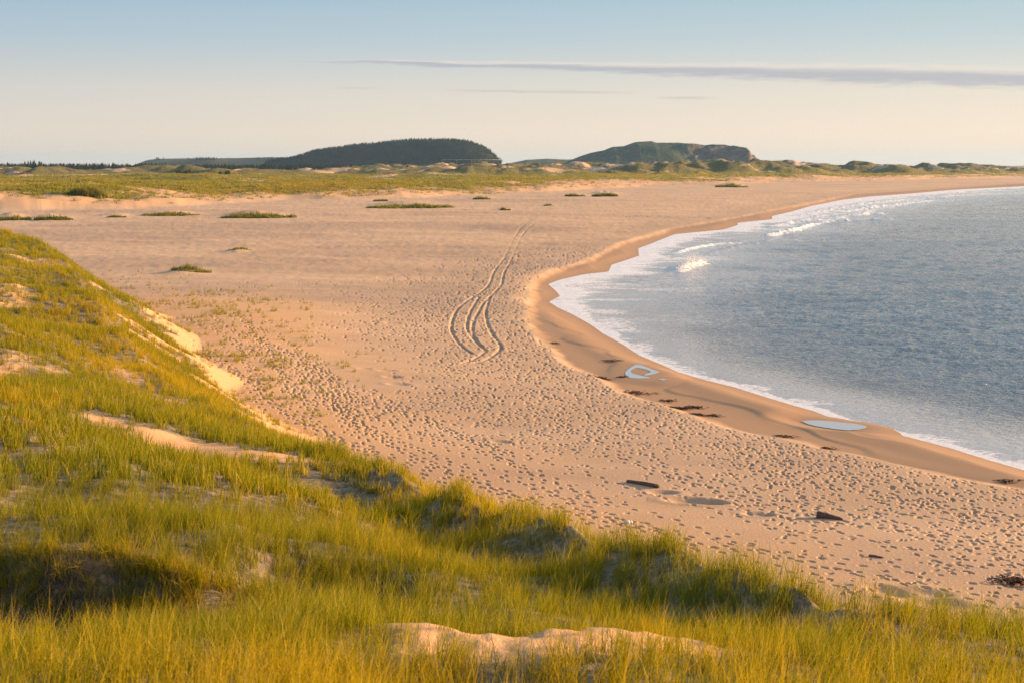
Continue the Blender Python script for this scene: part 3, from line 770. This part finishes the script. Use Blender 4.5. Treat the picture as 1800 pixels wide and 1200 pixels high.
# grass texture over the far foredune, as ground cover
src2 = bpy.data.collections.new('far_clump_library')
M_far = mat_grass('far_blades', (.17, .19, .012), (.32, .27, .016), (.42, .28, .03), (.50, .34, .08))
for i in range(6):
    v, f, a = blades(16, 1.0, .5, 1.15, .16, .3, rs_, 2)
    src2.objects.link(mesh_np('farclump_%02d' % i, v, f, M_far, attrs=a, link=False))
xs, ys = [], []
n = 110000
r = 1 / rng.uniform(1 / 1600, 1 / 345, n); a = rng.uniform(R(-24), R(25), n)
x = r * np.sin(a); y = r * np.cos(a); f = fields(x, y, False)
cvr = ss(0, 60, f['f0'] + 24 * fbm(x, y, 120, 3, 130) + 16 * fbm(x, y, 22, 3, 131)) * (1 - .9 * ss(.25, .5, fbm(x, y, 38, 4, 132, sy=30)) * f['hr'])
cvr = cvr * (1 - .75 * ss(.15, .5, fbm(x, y, 42, 3, 180, sy=30)))
cvr = np.where(f['sf'] > 0, cvr + .06, .0) * (1 - .85 * f['hr'])
k = rng.uniform(0, 1, n) < cvr * ss(-.5, .3, fbm(x, y, 12, 3, 160) + cvr * .6)
x, y, z = x[k], y[k], f['z'][k]; n = len(x)
me = bpy.data.meshes.new('far_grass'); me.vertices.add(n); me.vertices.foreach_set('co', np.stack([x, y, z], -1).astype(np.float32).ravel())
addattr(me, 'pick', 'INT', rng.integers(0, 6, n).astype(np.int32)); addattr(me, 'tone', 'FLOAT', np.clip(.4 + .5 * fbm(x, y, 40, 3, 161) + rng.normal(0, .15, n), 0, 1).astype(np.float32))
addattr(me, 'rot', 'FLOAT_VECTOR', np.stack([np.zeros(n), np.zeros(n), rng.uniform(0, 6, n)], -1).astype(np.float32), 'vector')
s = rng.uniform(.5, 1.1, n) * (1 + .0002 * np.hypot(x, y)); addattr(me, 'scl', 'FLOAT_VECTOR', np.stack([s, s, s * .8], -1).astype(np.float32), 'vector')
fg = bpy.data.objects.new('far_grass', me); COL.objects.link(fg); tag(fg, 'green grass cover on the distant foredune', 'grass', kind='stuff')
md = fg.modifiers.new('scatter', 'NODES'); md.node_group = gn_instances('far_scatter', src2)
print('far clumps', n)

# ------------------------------------------------------------------ hills
def hill(name, prof, dist, depth, zb, mat, label, ns=1.0, seed=1, cliff=None):
    P = np.array(prof, float)
    us = np.arange(P[0, 0], P[-1, 0] + .1, 1.5)
    top = np.interp(us, P[:, 0], P[:, 1])
    top = top + ns * .8 * fbm(us, us * 0, 9, 3, seed)
    zt = H + (291 - top) / F * dist
    ys_ = np.linspace(-1, 1, 60)
    Xh = ((us - 900) / F * dist)[None, :] * np.ones((60, 1)); Yh = dist + ys_[:, None] * depth * np.ones((1, len(us)))
    pr = np.clip(1 - np.abs(ys_) ** 1.7, 0, 1)[:, None]
    sp2 = fbm(Xh, Yh, 110, 4, seed + 5)
    Zh = zb + (zt[None, :] - zb) * pr * (1 + .16 * sp2 * (1 - pr) * 2.0) + 3.0 * ns * fbm(Xh, Yh, 30, 3, seed + 9) * (1 - pr)
    Xh2 = Xh / dist * np.where(Yh < dist, dist, Yh) * 1.0
    if cliff is not None:
        cu0, cu1 = cliff
        k = ss(cu0, cu1, us)[None, :]
        st = zb + (zt[None, :] - zb) * np.clip(ss(-.62, -.30, ys_[:, None] + .12 * fbm(Xh, Yh, 45, 3, seed + 20)) - ss(.5, 1, ys_[:, None]), 0, 1)
        st = st + 7 * fbm(Xh, Yh * 1.5, 22, 3, seed + 30) * (np.abs(ys_[:, None]) < .7) * (ys_[:, None] < 0)
        Zh = Zh * (1 - k) + np.minimum(st, zt[None, :]) * k
    V = np.stack([Xh, Yh, Zh], -1).reshape(-1, 3)
    o = mesh_np(name, V, grid_faces(60, len(us))[:, ::1], mat); tag(o, label, kind='structure')
    return o, us, zt
M_hw = mat_simple('wooded_slope', (.018, .025, .015), (.04, .05, .025), .03, bump=.5, bd=8)
def mat_rock():
    m, nt = newmat('cliff_and_turf'); k = N(nt); P = k.pos()
    g = k.n('ShaderNodeNewGeometry'); sx = k.n('ShaderNodeSeparateXYZ'); k.l(g.outputs['True Normal'], sx.inputs[0])
    tf = k.mix(k.mr(k.noise(P, .015, 4), .35, .65), (.035, .055, .03), (.06, .075, .035))
    rk = k.mix(k.mr(k.noise(k.mapping(P, (.03, .03, .10)), 1, 4), .35, .65), (.11, .075, .06), (.24, .165, .13))
    steep = k.mr(k.m('ADD', sx.outputs[2], k.mr(k.noise(P, .03, 4), .2, .8, -.22, .22)), .62, .80, 1, 0)
    px0 = k.n('ShaderNodeSeparateXYZ'); k.l(P, px0.inputs[0])
    k.out(k.bsdf(k.mix(k.m('MULTIPLY', steep, k.mr(px0.outputs[0], 350, 480)), tf, rk), .95, k.bump(k.noise(P, .06, 5, .7), 14, .8), .1)); return m
M_hr = mat_rock()
M_low = mat_simple('far_lowland', (.04, .05, .03), (.075, .08, .04), .01, bump=.4, bd=8)
h1, u1, z1 = hill('wooded_hill', [(478, 284), (500, 281), (525, 277), (545, 270), (570, 264), (600, 261), (630, 256), (660, 255), (690, 250), (720, 248), (760, 247), (800, 248), (825, 250), (845, 258), (860, 266), (872, 277), (880, 285)], 3000, 150, 4, M_hw, 'rounded hill covered in dark conifers', .5, 11)
h2, u2, z2 = hill('cliffed_hill', [(990, 287), (1008, 280), (1020, 275), (1035, 270), (1060, 265), (1075, 259), (1095, 258), (1115, 251), (1143, 249.5), (1150, 252), (1190, 252), (1215, 254.5), (1232, 257), (1245, 255.5), (1270, 256), (1290, 260), (1305, 262), (1309, 270), (1316, 276), (1320, 289)], 3400, 190, 4, M_hr, 'bare green hill ending in reddish cliffs', .35, 31, cliff=(1170, 1215))
hill('far_plateau', [(255, 290), (272, 281), (290, 279.5), (350, 279), (420, 278.5), (480, 277), (560, 278), (600, 284), (640, 290)], 3600, 200, 4, M_low, 'low distant plateau with scattered woods', .3, 41)
hill('far_rise', [(890, 289), (925, 281.5), (960, 279.5), (990, 281), (1030, 281), (1080, 288)], 3900, 200, 4, M_low, 'low grassy rise between the two hills', .3, 51)

# ------------------------------------------------------------------ spruces
def spruce(rs2, h=12.0, wd=2.0, layers=13, per=7):
    V = []; Fc = []
    for L in range(layers):
        t = L / (layers - 1); z = h * (.10 + .86 * t); rad = wd * (1 - t) ** .8 * rs2.uniform(.75, 1.1) + .15
        for j in range(per):
            a = 6.283 * (j + rs2.uniform(0, .9)) / per; q = rad * rs2.uniform(.6, 1.15)
            ca, sa = math.cos(a), math.sin(a); w = q * .42 + .12
            b = len(V)
            V += [(0, 0, z + h * .05), (ca * q - sa * w, sa * q + ca * w, z - h * .03), (ca * q * 1.25, sa * q * 1.25, z - h * .055), (ca * q + sa * w, sa * q - ca * w, z - h * .03)]
            Fc.append((b, b + 1, b + 2, b + 3))
    b = len(V); V += [(0, 0, h), (.2, 0, h * .9), (-.15, .15, h * .9), (-.1, -.2, h * .9)]
    return np.array(V), np.array(Fc, np.int32), np.array([(b, b + 1, b + 2), (b, b + 2, b + 3), (b, b + 3, b + 1)], np.int32)
def trunk(h, r0):
    V = [(r0 * math.cos(a), r0 * math.sin(a), -.6) for a in np.linspace(0, 6.283, 7)[:-1]] + [(0, 0, h)]
    return np.array(V), np.array([(i, (i + 1) % 6, 6) for i in range(6)], np.int32)
protos = []
rt = np.random.default_rng(21)
for i in range(7):
    v, q, t = spruce(rt, 11, rt.uniform(1.7, 2.5), 12, 7); c = mesh_np('crown', v, [q, t], M_tree, smooth=False, link=False)
    tv, tf = trunk(9, .18); k = mesh_np('trunk', tv, tf, M_trunk, link=False); protos.append((c.data, k.data))
def add_tree(x, y, z, s, rz, i, label, group, sx=1.0):
    e = bpy.data.objects.new('spruce_tree', None); COL.objects.link(e); e.location = (x, y, z); e.scale = (s * sx, s * sx, s); e.rotation_euler = (0, 0, rz)
    tag(e, label, 'tree', group)
    for nm, d in (('crown', protos[i][0]), ('trunk', protos[i][1])):
        o = bpy.data.objects.new(nm, d); COL.objects.link(o); o.parent = e
    return e
tu = []
for i in range(215):
    u = rt.uniform(-40, 520) if i < 190 else rt.uniform(520, 640)
    dens = 1.0 if u < 250 else .75
    v = 0
    d = rt.uniform(1440, 1540)
    x = (u - 900) / F * d; z = gz(x, d)[0]
    topv = 286 - (3.5 * math.exp(-((u - 65) / 18) ** 2)) + (2.5 if u > 300 else 0) + (2.5 if u > 480 else 0) - 1.5 * math.exp(-((u - 350) / 30) ** 2)
    hgt = H + (291 - topv) / F * d - z
    s = max(.35, hgt / 11 * rt.uniform(.6, 1.1))
    add_tree(x, d, z - .2, s, rt.uniform(0, 6), int(rt.integers(0, 7)), 'dark spruce in the long distant treeline behind the dunes on the left', 'spruces of the far treeline', 1.5)

# woods too far to count: the hill, the plateau and the depth of the treeline
src3 = bpy.data.collections.new('forest_library')
for i in range(5):
    v, q, t = spruce(rt, 11, rt.uniform(1.9, 2.6), 8, 5); src3.objects.link(mesh_np('forest_%02d' % i, v, [q, t], M_tree, smooth=False, link=False))
def forest(name, x, y, z, s, label):
    n = len(x); me = bpy.data.meshes.new(name); me.vertices.add(n); me.vertices.foreach_set('co', np.stack([x, y, z], -1).astype(np.float32).ravel())
    addattr(me, 'pick', 'INT', rng.integers(0, 5, n).astype(np.int32))
    addattr(me, 'rot', 'FLOAT_VECTOR', np.stack([np.zeros(n), np.zeros(n), rng.uniform(0, 6, n)], -1).astype(np.float32), 'vector')
    addattr(me, 'scl', 'FLOAT_VECTOR', np.stack([s * 1.6, s * 1.6, s], -1).astype(np.float32), 'vector')
    o = bpy.data.objects.new(name, me); COL.objects.link(o); tag(o, label, 'woods', kind='stuff')
    md = o.modifiers.new('scatter', 'NODES'); md.node_group = gn_instances(name + '_scatter', src3); return o
hv = np.empty(len(h1.data.vertices) * 3, np.float32); h1.data.vertices.foreach_get('co', hv); hv = hv.reshape(-1, 3)
hv = hv[hv[:, 1] < 3040]
k = rng.integers(0, len(hv), 6500); q = hv[k] + rng.normal(0, 1, (6500, 3)) * (2, 3, 0)
forest('hill_forest', q[:, 0], q[:, 1], q[:, 2] - 1.5, rng.uniform(.32, .66, 6500), 'dense dark conifer forest covering the rounded hill')
n = 1600; u = rng.uniform(-60, 620, n); d = rng.uniform(1480, 1800, n); x = (u - 900) / F * d
z = gz(x, d); topv = np.where(u < 300, 286.3, 288) ; hh = H + (291 - topv) / F * d - z
forest('treeline_wood', x, d, z, np.clip(hh / 11, .3, 1.6) * rng.uniform(.6, .95, n), 'deep belt of conifers behind the front row of the far treeline')
cl = [(345, 372, 276, 60), (372, 382, 276, 20), (462, 515, 273, 45), (280, 300, 279, 10)]
xs = []; 
for a_, b_, tp, n in cl:
    for _ in range(n):
        u = random.gauss((a_ + b_) / 2, (b_ - a_) / 3.5); xs.append(((u - 900) / F * 3500, 3500 + random.uniform(-60, 60), H + (291 - 280) / F * 3500, random.uniform(.45, .8)))
xs = np.array(xs); forest('plateau_wood', xs[:, 0], xs[:, 1], xs[:, 2] - 3, xs[:, 3] * 1.0, 'clumps of trees on the distant plateau skyline')

# shrubs standing in the hummock dunes
def shrub(u, v, wpx, hpx, label):
    z0 = 7.0
    d = min(F * (H - z0) / max(v - 291, 4), 1500); x = (u - 900) / F * d; z = gz(x, d)[0]
    w = wpx / F * d / 2; h = hpx / F * d; rs2 = np.random.default_rng(int(u * 3))
    V = []; Fc = []
    for i in range(420):
        p = rs2.normal(0, 1, 3); p /= np.linalg.norm(p); p *= rs2.uniform(.35, 1) ** .5
        p = p * (w, w, h / 2) * (1 + .25 * math.sin(p[0] * 5 + u)); p[2] += h / 2
        s = rs2.uniform(.06, .16) * (w + h) / 1.6; t1 = rs2.normal(0, 1, 3) * s; t2 = rs2.normal(0, 1, 3) * s
        b = len(V); V += [p, p + t1, p + t2]; Fc.append((b, b + 1, b + 2))
    e = bpy.data.objects.new('shrub', None); COL.objects.link(e); e.location = (x, d, z - .2); tag(e, label, 'shrub', 'dark shrubs among the far dunes')
    mesh_np('crown', np.array(V), np.array(Fc), M_shrub, smooth=False, parent=e)
    tv, tf = trunk(h * .7, .15); mesh_np('trunk', tv, tf, M_trunk, parent=e)
shrub(318, 304, 10, 8, 'dark rounded shrub, left of a close pair in front of the far dunes')
shrub(334, 305, 18, 11, 'widest dark shrub of the left group in front of the far dunes')
shrub(390, 305, 9, 7, 'small dark shrub, left one of the two right of the widest')
shrub(403, 305, 12, 9, 'dark shrub right of the small one, below the treeline')
shrub(290, 302, 8, 4, 'low flat shrub left of the rounded shrub')
shrub(553, 302, 7, 7, 'dark shrub under the left foot of the wooded hill')
shrub(570, 301, 9, 8, 'larger dark shrub right of the one under the wooded hill')
shrub(708, 299, 6, 7, 'narrow dark shrub, left one below the middle of the wooded hill')
shrub(717, 299, 6, 9, 'tall narrow dark shrub, right one below the middle of the wooded hill')
shrub(316, 302, 5, 6, 'tiny pointed shrub against the pale dune slope')
shrub(47, 300, 9, 8, 'dark shrub at the foot of the treeline near the left edge')

# pale rail fence on the dunes below the wooded hill
def box(c, s):
    v = np.array([(x, y, z) for x in (-1, 1) for y in (-1, 1) for z in (-1, 1)], float) * np.array(s) / 2 + c
    f = np.array([(0, 1, 3, 2), (4, 6, 7, 5), (0, 4, 5, 1), (2, 3, 7, 6), (0, 2, 6, 4), (1, 5, 7, 3)])
    return v, f
fd = 1900; x0, x1 = (778 - 900) / F * fd, (882 - 900) / F * fd; zf = H + (291 - 281.5) / F * fd
fe = bpy.data.objects.new('rail_fence', None); COL.objects.link(fe); fe.location = ((x0 + x1) / 2, fd, 0); tag(fe, 'long pale rail fence on posts below the wooded hill', 'fence')
v, f = box((0, 0, zf), (x1 - x0, .25, .38)); mesh_np('rail', v, f, M_fence, smooth=False, parent=fe)
for i in range(5):
    xx = x0 + (x1 - x0) * i / 4 - (x0 + x1) / 2; zg = gz((x0 + x1) / 2 + xx, fd)[0]
    v, f = box((xx, .4, (zf + zg) / 2 - .3), (.2, .2, zf - zg + .4)); mesh_np('post', v, f, M_fence, smooth=False, parent=fe)

# ------------------------------------------------------------------ driftwood, weed, litter
def tube(pts, rad, ns=9, jit=0, rs2=None):
    pts = np.array(pts, float); V = []; Fc = []
    for i, p in enumerate(pts):
        t = pts[min(i + 1, len(pts) - 1)] - pts[max(i - 1, 0)]; t /= np.linalg.norm(t)
        a = np.cross(t, (0, 0, 1)); a /= np.linalg.norm(a) + 1e-9; b = np.cross(a, t)
        for j in range(ns):
            an = 6.2832 * j / ns; rr_ = rad[i] * (1 + (rs2.uniform(-jit, jit) if rs2 is not None else 0))
            V.append(p + a * math.cos(an) * rr_ + b * math.sin(an) * rr_)
    for i in range(len(pts) - 1):
        for j in range(ns): Fc.append((i * ns + j, i * ns + (j + 1) % ns, (i + 1) * ns + (j + 1) % ns, (i + 1) * ns + j))
    V.append(pts[0]); V.append(pts[-1]); n0 = len(V) - 2
    T = [(n0, (j + 1) % ns, j) for j in range(ns)] + [(n0 + 1, (len(pts) - 1) * ns + j, (len(pts) - 1) * ns + (j + 1) % ns) for j in range(ns)]
    return np.array(V), [np.array(Fc), np.array(T)]
def log(name, p0, p1, r0, r1, label, cat, stubs=0, bend=.0, lift=.0, n=9):
    a = at(*p0, 1.15); b = at(*p1, 1.15); c = (a + b) / 2; rs2 = np.random.default_rng(int(p0[0]))
    ts_ = np.linspace(0, 1, n); P = []
    for t in ts_:
        q = a + (b - a) * t; z = gz(q[0], q[1])[0]
        P.append((q[0] - c[0], q[1] - c[1] + bend * math.sin(3.14 * t), z + (r0 + (r1 - r0) * t) * .55 + lift * (1 - t)))
    v, f = tube(P, [(r0 + (r1 - r0) * t) * (1 if 0 < i < n - 1 else .75) for i, t in enumerate(ts_)], 10, .12, rs2)
    e = bpy.data.objects.new(name, None); COL.objects.link(e); e.location = (c[0], c[1], 0); tag(e, label, cat)
    mesh_np('trunk', v, f, M_log, parent=e)
    for s in range(stubs):
        k = int(1 + s * (n - 3) / max(1, stubs)); q = np.array(P[k]); d = np.array((rs2.uniform(-.3, .3), rs2.uniform(-.5, .2), .5)); L = rs2.uniform(.15, .3)
        v, f = tube([q, q + d * L, q + d * L * 1.8], [.05, .04, .015], 6); mesh_np('branch', v, f, M_log, parent=e)
log('driftwood_log', (1436, 888), (1482, 893), .15, .05, 'dark driftwood log with a blunt left end on the right of the sand', 'driftwood', 0, .05, .03)
log('driftwood_log', (1102, 828), (1158, 838), .07, .10, 'long flat driftwood plank half buried in the middle of the sand', 'driftwood', 0, .1)
log('driftwood_stick', (1528, 961), (1552, 964), .05, .03, 'short stick with a forked end below the dark log', 'stick', 0, .05)
log('driftwood_stick', (1412, 628), (1412.5, 628.2), .01, .01, 'x', 'stick') if False else None

def weed(u, v, wpx, hpx, n, label, z=.75):
    c = at(u, v, z); r_ = np.hypot(*c); w = wpx / F * r_ / 2; dph = (hpx / F * r_) / ((H - z) / r_) / 2
    rs2 = np.random.default_rng(int(u + v * 3)); V = []; Fq = []
    xs_ = []; 
    for i in range(n):
        x = rs2.normal(0, .45) * w; y = rs2.normal(0, .4) * dph - x * .0
        xs_.append((x, y))
    zg = gz(np.array([p[0] for p in xs_]) + c[0], np.array([p[1] for p in xs_]) + c[1])
    for (x, y), z_ in zip(xs_, zg):
        a = rs2.uniform(0, 6.28); L = rs2.uniform(.12, .42); ww = rs2.uniform(.012, .035); hh = rs2.uniform(.01, .07)
        ca, sa = math.cos(a), math.sin(a); b = len(V)
        for t, zz in ((0, .0), (.35, hh), (.7, hh * .8), (1, .01)):
            cx, cy = x + ca * L * t + sa * .05 * math.sin(t * 6), y + sa * L * t
            V += [(cx - sa * ww, cy + ca * ww, z_ + zz), (cx + sa * ww, cy - ca * ww, z_ + zz + .02)]
        for s in range(3): Fq.append((b + 2 * s, b + 2 * s + 1, b + 2 * s + 3, b + 2 * s + 2))
    o = mesh_np('seaweed_heap', np.array(V), np.array(Fq), M_weed); o.location = (c[0], c[1], 0)
    tag(o, label, 'seaweed', 'heaps of stranded seaweed')
weed(1058, 661, 30, 5, 75, 'reddish seaweed heap left of the heart shaped pool', .6)
weed(1095, 661, 20, 2, 26, 'thin line of seaweed touching the left side of the heart shaped pool', .5)
weed(1195, 711, 34, 5, 100, 'darkest seaweed heap midway along the edge of the trodden sand', .6)
weed(1222, 708, 26, 4, 80, 'seaweed heap just right of the darkest one', .6)
weed(1255, 724, 28, 3, 40, 'long thin seaweed strip on the smooth wet sand', .55)
weed(1225, 722, 24, 4, 60, 'loose seaweed scraps below the darkest heap', .6)
weed(1120, 684, 60, 8, 70, 'scattered seaweed scraps below the heart shaped pool', .6)
weed(1175, 697, 26, 4, 45, 'small seaweed heap between the pool and the darkest heap', .6)
weed(1382, 760, 26, 3, 34, 'seaweed strip above the long tongue of water', .6)
weed(1455, 784, 28, 4, 34, 'small brown seaweed heap right of the strip by the tongue of water', .6)
weed(1770, 841, 50, 4, 30, 'few seaweed scraps near the right edge on wet sand', .6)
weed(1780, 1006, 60, 12, 130, 'big dark seaweed heap on dry sand at the right edge', 1.1)
weed(975, 602, 18, 2, 26, 'small seaweed dash on the smooth sand above the trodden edge', .5)
weed(1075, 633, 40, 5, 50, 'seaweed scraps up the slope left of the pool', .5)
weed(1115, 380, 60, 3, 40, 'thin dark wrack line on the far smooth sand', .9)
weed(1246, 384, 12, 2, 16, 'tiny dark seaweed blot above the far waterline', .7)
v_, f_ = blobs(np.array([(0, 0, .05), (.12, .03, .04), (-.1, .05, .05)]), [.10, .07, .06], rng)
o = mesh_np('white_litter', v_, f_, M_white); c = at(1103, 903, 1.1); o.location = (c[0], c[1], gz(*c)[0]); tag(o, 'small white crumpled scrap on the sand above the dune grass', 'litter')

# ------------------------------------------------------------------ air
v, f = box((0, 0, 0), (2, 2, 2)); hz = mesh_np('haze', v * (15000, 15000, 1) + (0, 0, 0), f, None, smooth=False)
hz.data.vertices.foreach_set('co', np.array([(a * 15000, b * 15000, -6 if c < 0 else 110) for a in (-1, 1) for b in (-1, 1) for c in (-1, 1)], np.float32).ravel()); hz.data.update()
m, nt = newmat('air'); k = N(nt); pv = k.n('ShaderNodeVolumePrincipled'); pv.inputs['Color'].default_value = (.40, .66, 1.0, 1); pv.inputs['Density'].default_value = .000042; pv.inputs['Anisotropy'].default_value = .2
k.l(pv.outputs[0], k.n('ShaderNodeOutputMaterial').inputs['Volume']); hz.data.materials.append(m); tag(hz, 'thin evening haze', kind='stuff')

# ------------------------------------------------------------------ light
SUN_AZ, SUN_EL = R(74), R(12.5)
sd = bpy.data.lights.new('sun', 'SUN'); sd.energy = 4.0; sd.angle = R(.6); sd.color = (1.0, .62, .30)
so = bpy.data.objects.new('sun', sd); COL.objects.link(so); so.rotation_euler = (R(90) - SUN_EL, 0, -SUN_AZ + math.pi)
EXPO = 1.6
w = bpy.data.worlds.new('World'); S.world = w; w.use_nodes = True; nt = w.node_tree; nt.nodes.clear(); k = N(nt)
sky = k.n('ShaderNodeTexSky', sky_type='NISHITA'); sky.sun_disc = False; sky.sun_elevation = SUN_EL; sky.sun_rotation = SUN_AZ; sky.altitude = 10; sky.air_density = 1.0; sky.dust_density = 1.5; sky.ozone_density = 1.2
tc = k.n('ShaderNodeTexCoord'); sx = k.n('ShaderNodeSeparateXYZ'); k.l(tc.outputs['Generated'], sx.inputs[0])
x_, y_, z_ = sx.outputs
yy = k.m('MAXIMUM', y_, .02); U = k.m('DIVIDE', x_, yy); Wv = k.m('DIVIDE', z_, yy)
rampn = k.n('ShaderNodeValToRGB'); k.l(k.mr(z_, 0, .25, 0, 1, False), rampn.inputs[0])
g = 2 ** EXPO * .1 * 1.08
def sc_(c): return tuple((((q / 255 + .055) / 1.055) ** 2.4) / g for q in c) + (1,)
cr = rampn.color_ramp; cr.elements[0].position = 0; cr.elements[0].color = sc_((248, 228, 204)); cr.elements[1].position = 1; cr.elements[1].color = sc_((160, 186, 206))
for p_, c_ in ((.09, (250, 233, 211)), (.2, (234, 228, 215)), (.34, (198, 214, 221)), (.46, (176, 205, 219)), (.7, (170, 196, 212))):
    e = cr.elements.new(p_); e.color = sc_(c_)
azf = k.mr(x_, -.4, .45, 0, 1, False)
tint = k.mix(azf, (.88, .90, .95, 1), (1.16, 1.10, 1.03, 1))
grad = k.mix(1.0, rampn.outputs[0], tint, 'MULTIPLY')
low = k.mr(z_, .16, .42, 1, 0)
base = k.mix(low, k.mix(1.0, sky.outputs[0], (1.0, 1.0, 1.0, 1), 'MULTIPLY'), grad)
# thin streaks of stratus
vec = k.n('ShaderNodeCombineXYZ'); k.l(U, vec.inputs[0]); k.l(Wv, vec.inputs[1])
cn = k.noise(k.mapping(vec.outputs[0], (14, 260, 1)), 1, 5, .6); cn2 = k.noise(k.mapping(vec.outputs[0], (40, 420, 1)), 1, 4, .6)
def streak(u0, w0, u1, w1, u2, t0, t1, soft0, amp, un):
    cen = k.m('ADD', k.mr(U, u0, u1, w0, w1, False), k.m('MULTIPLY', k.m('SUBTRACT', cn, .5), un))
    th_ = k.mr(U, u0, u1, t0, t1)
    d_ = k.m('DIVIDE', k.m('SUBTRACT', Wv, cen), th_)
    up = k.m('ABSOLUTE', d_)
    body = k.mr(k.m('ADD', up, k.m('MULTIPLY', k.m('SUBTRACT', cn2, .5), 1.4)), .35, 1.3, 1, 0)
    ends = k.m('MULTIPLY', k.mr(U, u0, u0 + soft0, 0, 1), k.mr(U, u2 - soft0, u2, 1, 0))
    return k.m('MULTIPLY', k.m('MULTIPLY', body, ends), amp), d_
s1, d1_ = streak(-.17, .0725, .36, .0600, .9, .0009, .0074, .10, .75, .005)
s2, _ = streak(-.06, .0518, .06, .0500, .10, .0012, .0010, .05, .40, .003)
s3, _ = streak(.09, .0468, .14, .0462, .15, .0010, .0010, .03, .40, .003)
s4, _ = streak(-.13, .0528, -.10, .0528, -.085, .0010, .0010, .02, .25, .003)
cc = k.mix(k.mr(d1_, .0, .9), sc_((186, 187, 196)), sc_((252, 238, 222)))
base = k.mix(s1, base, cc)
for s in (s2, s3, s4): base = k.mix(s, base, sc_((200, 188, 186)))
bg = k.n('ShaderNodeBackground'); k.l(base, bg.inputs['Color']); bg.inputs['Strength'].default_value = .1
k.l(bg.outputs[0], k.n('ShaderNodeOutputWorld').inputs['Surface'])

# ------------------------------------------------------------------ camera
cam = bpy.data.cameras.new('camera'); co = bpy.data.objects.new('camera', cam); COL.objects.link(co); S.camera = co
co.location = (0, 0, H); co.rotation_euler = (R(90) - PITCH, 0, 0); cam.lens = 50; cam.sensor_width = 36; cam.clip_start = .1; cam.clip_end = 60000
cam.dof.use_dof = True; cam.dof.focus_distance = 55; cam.dof.aperture_fstop = 5.0
S.view_settings.view_transform = 'Standard'; S.view_settings.look = 'None'; S.view_settings.exposure = EXPO; S.view_settings.gamma = 1
S.cycles.max_bounces = 6; S.cycles.diffuse_bounces = 3; S.cycles.glossy_bounces = 3; S.cycles.transmission_bounces = 4; S.cycles.volume_bounces = 1; S.cycles.use_denoising = True; S.cycles.denoising_prefilter = 'NONE'
S.cycles.sample_clamp_indirect = 6
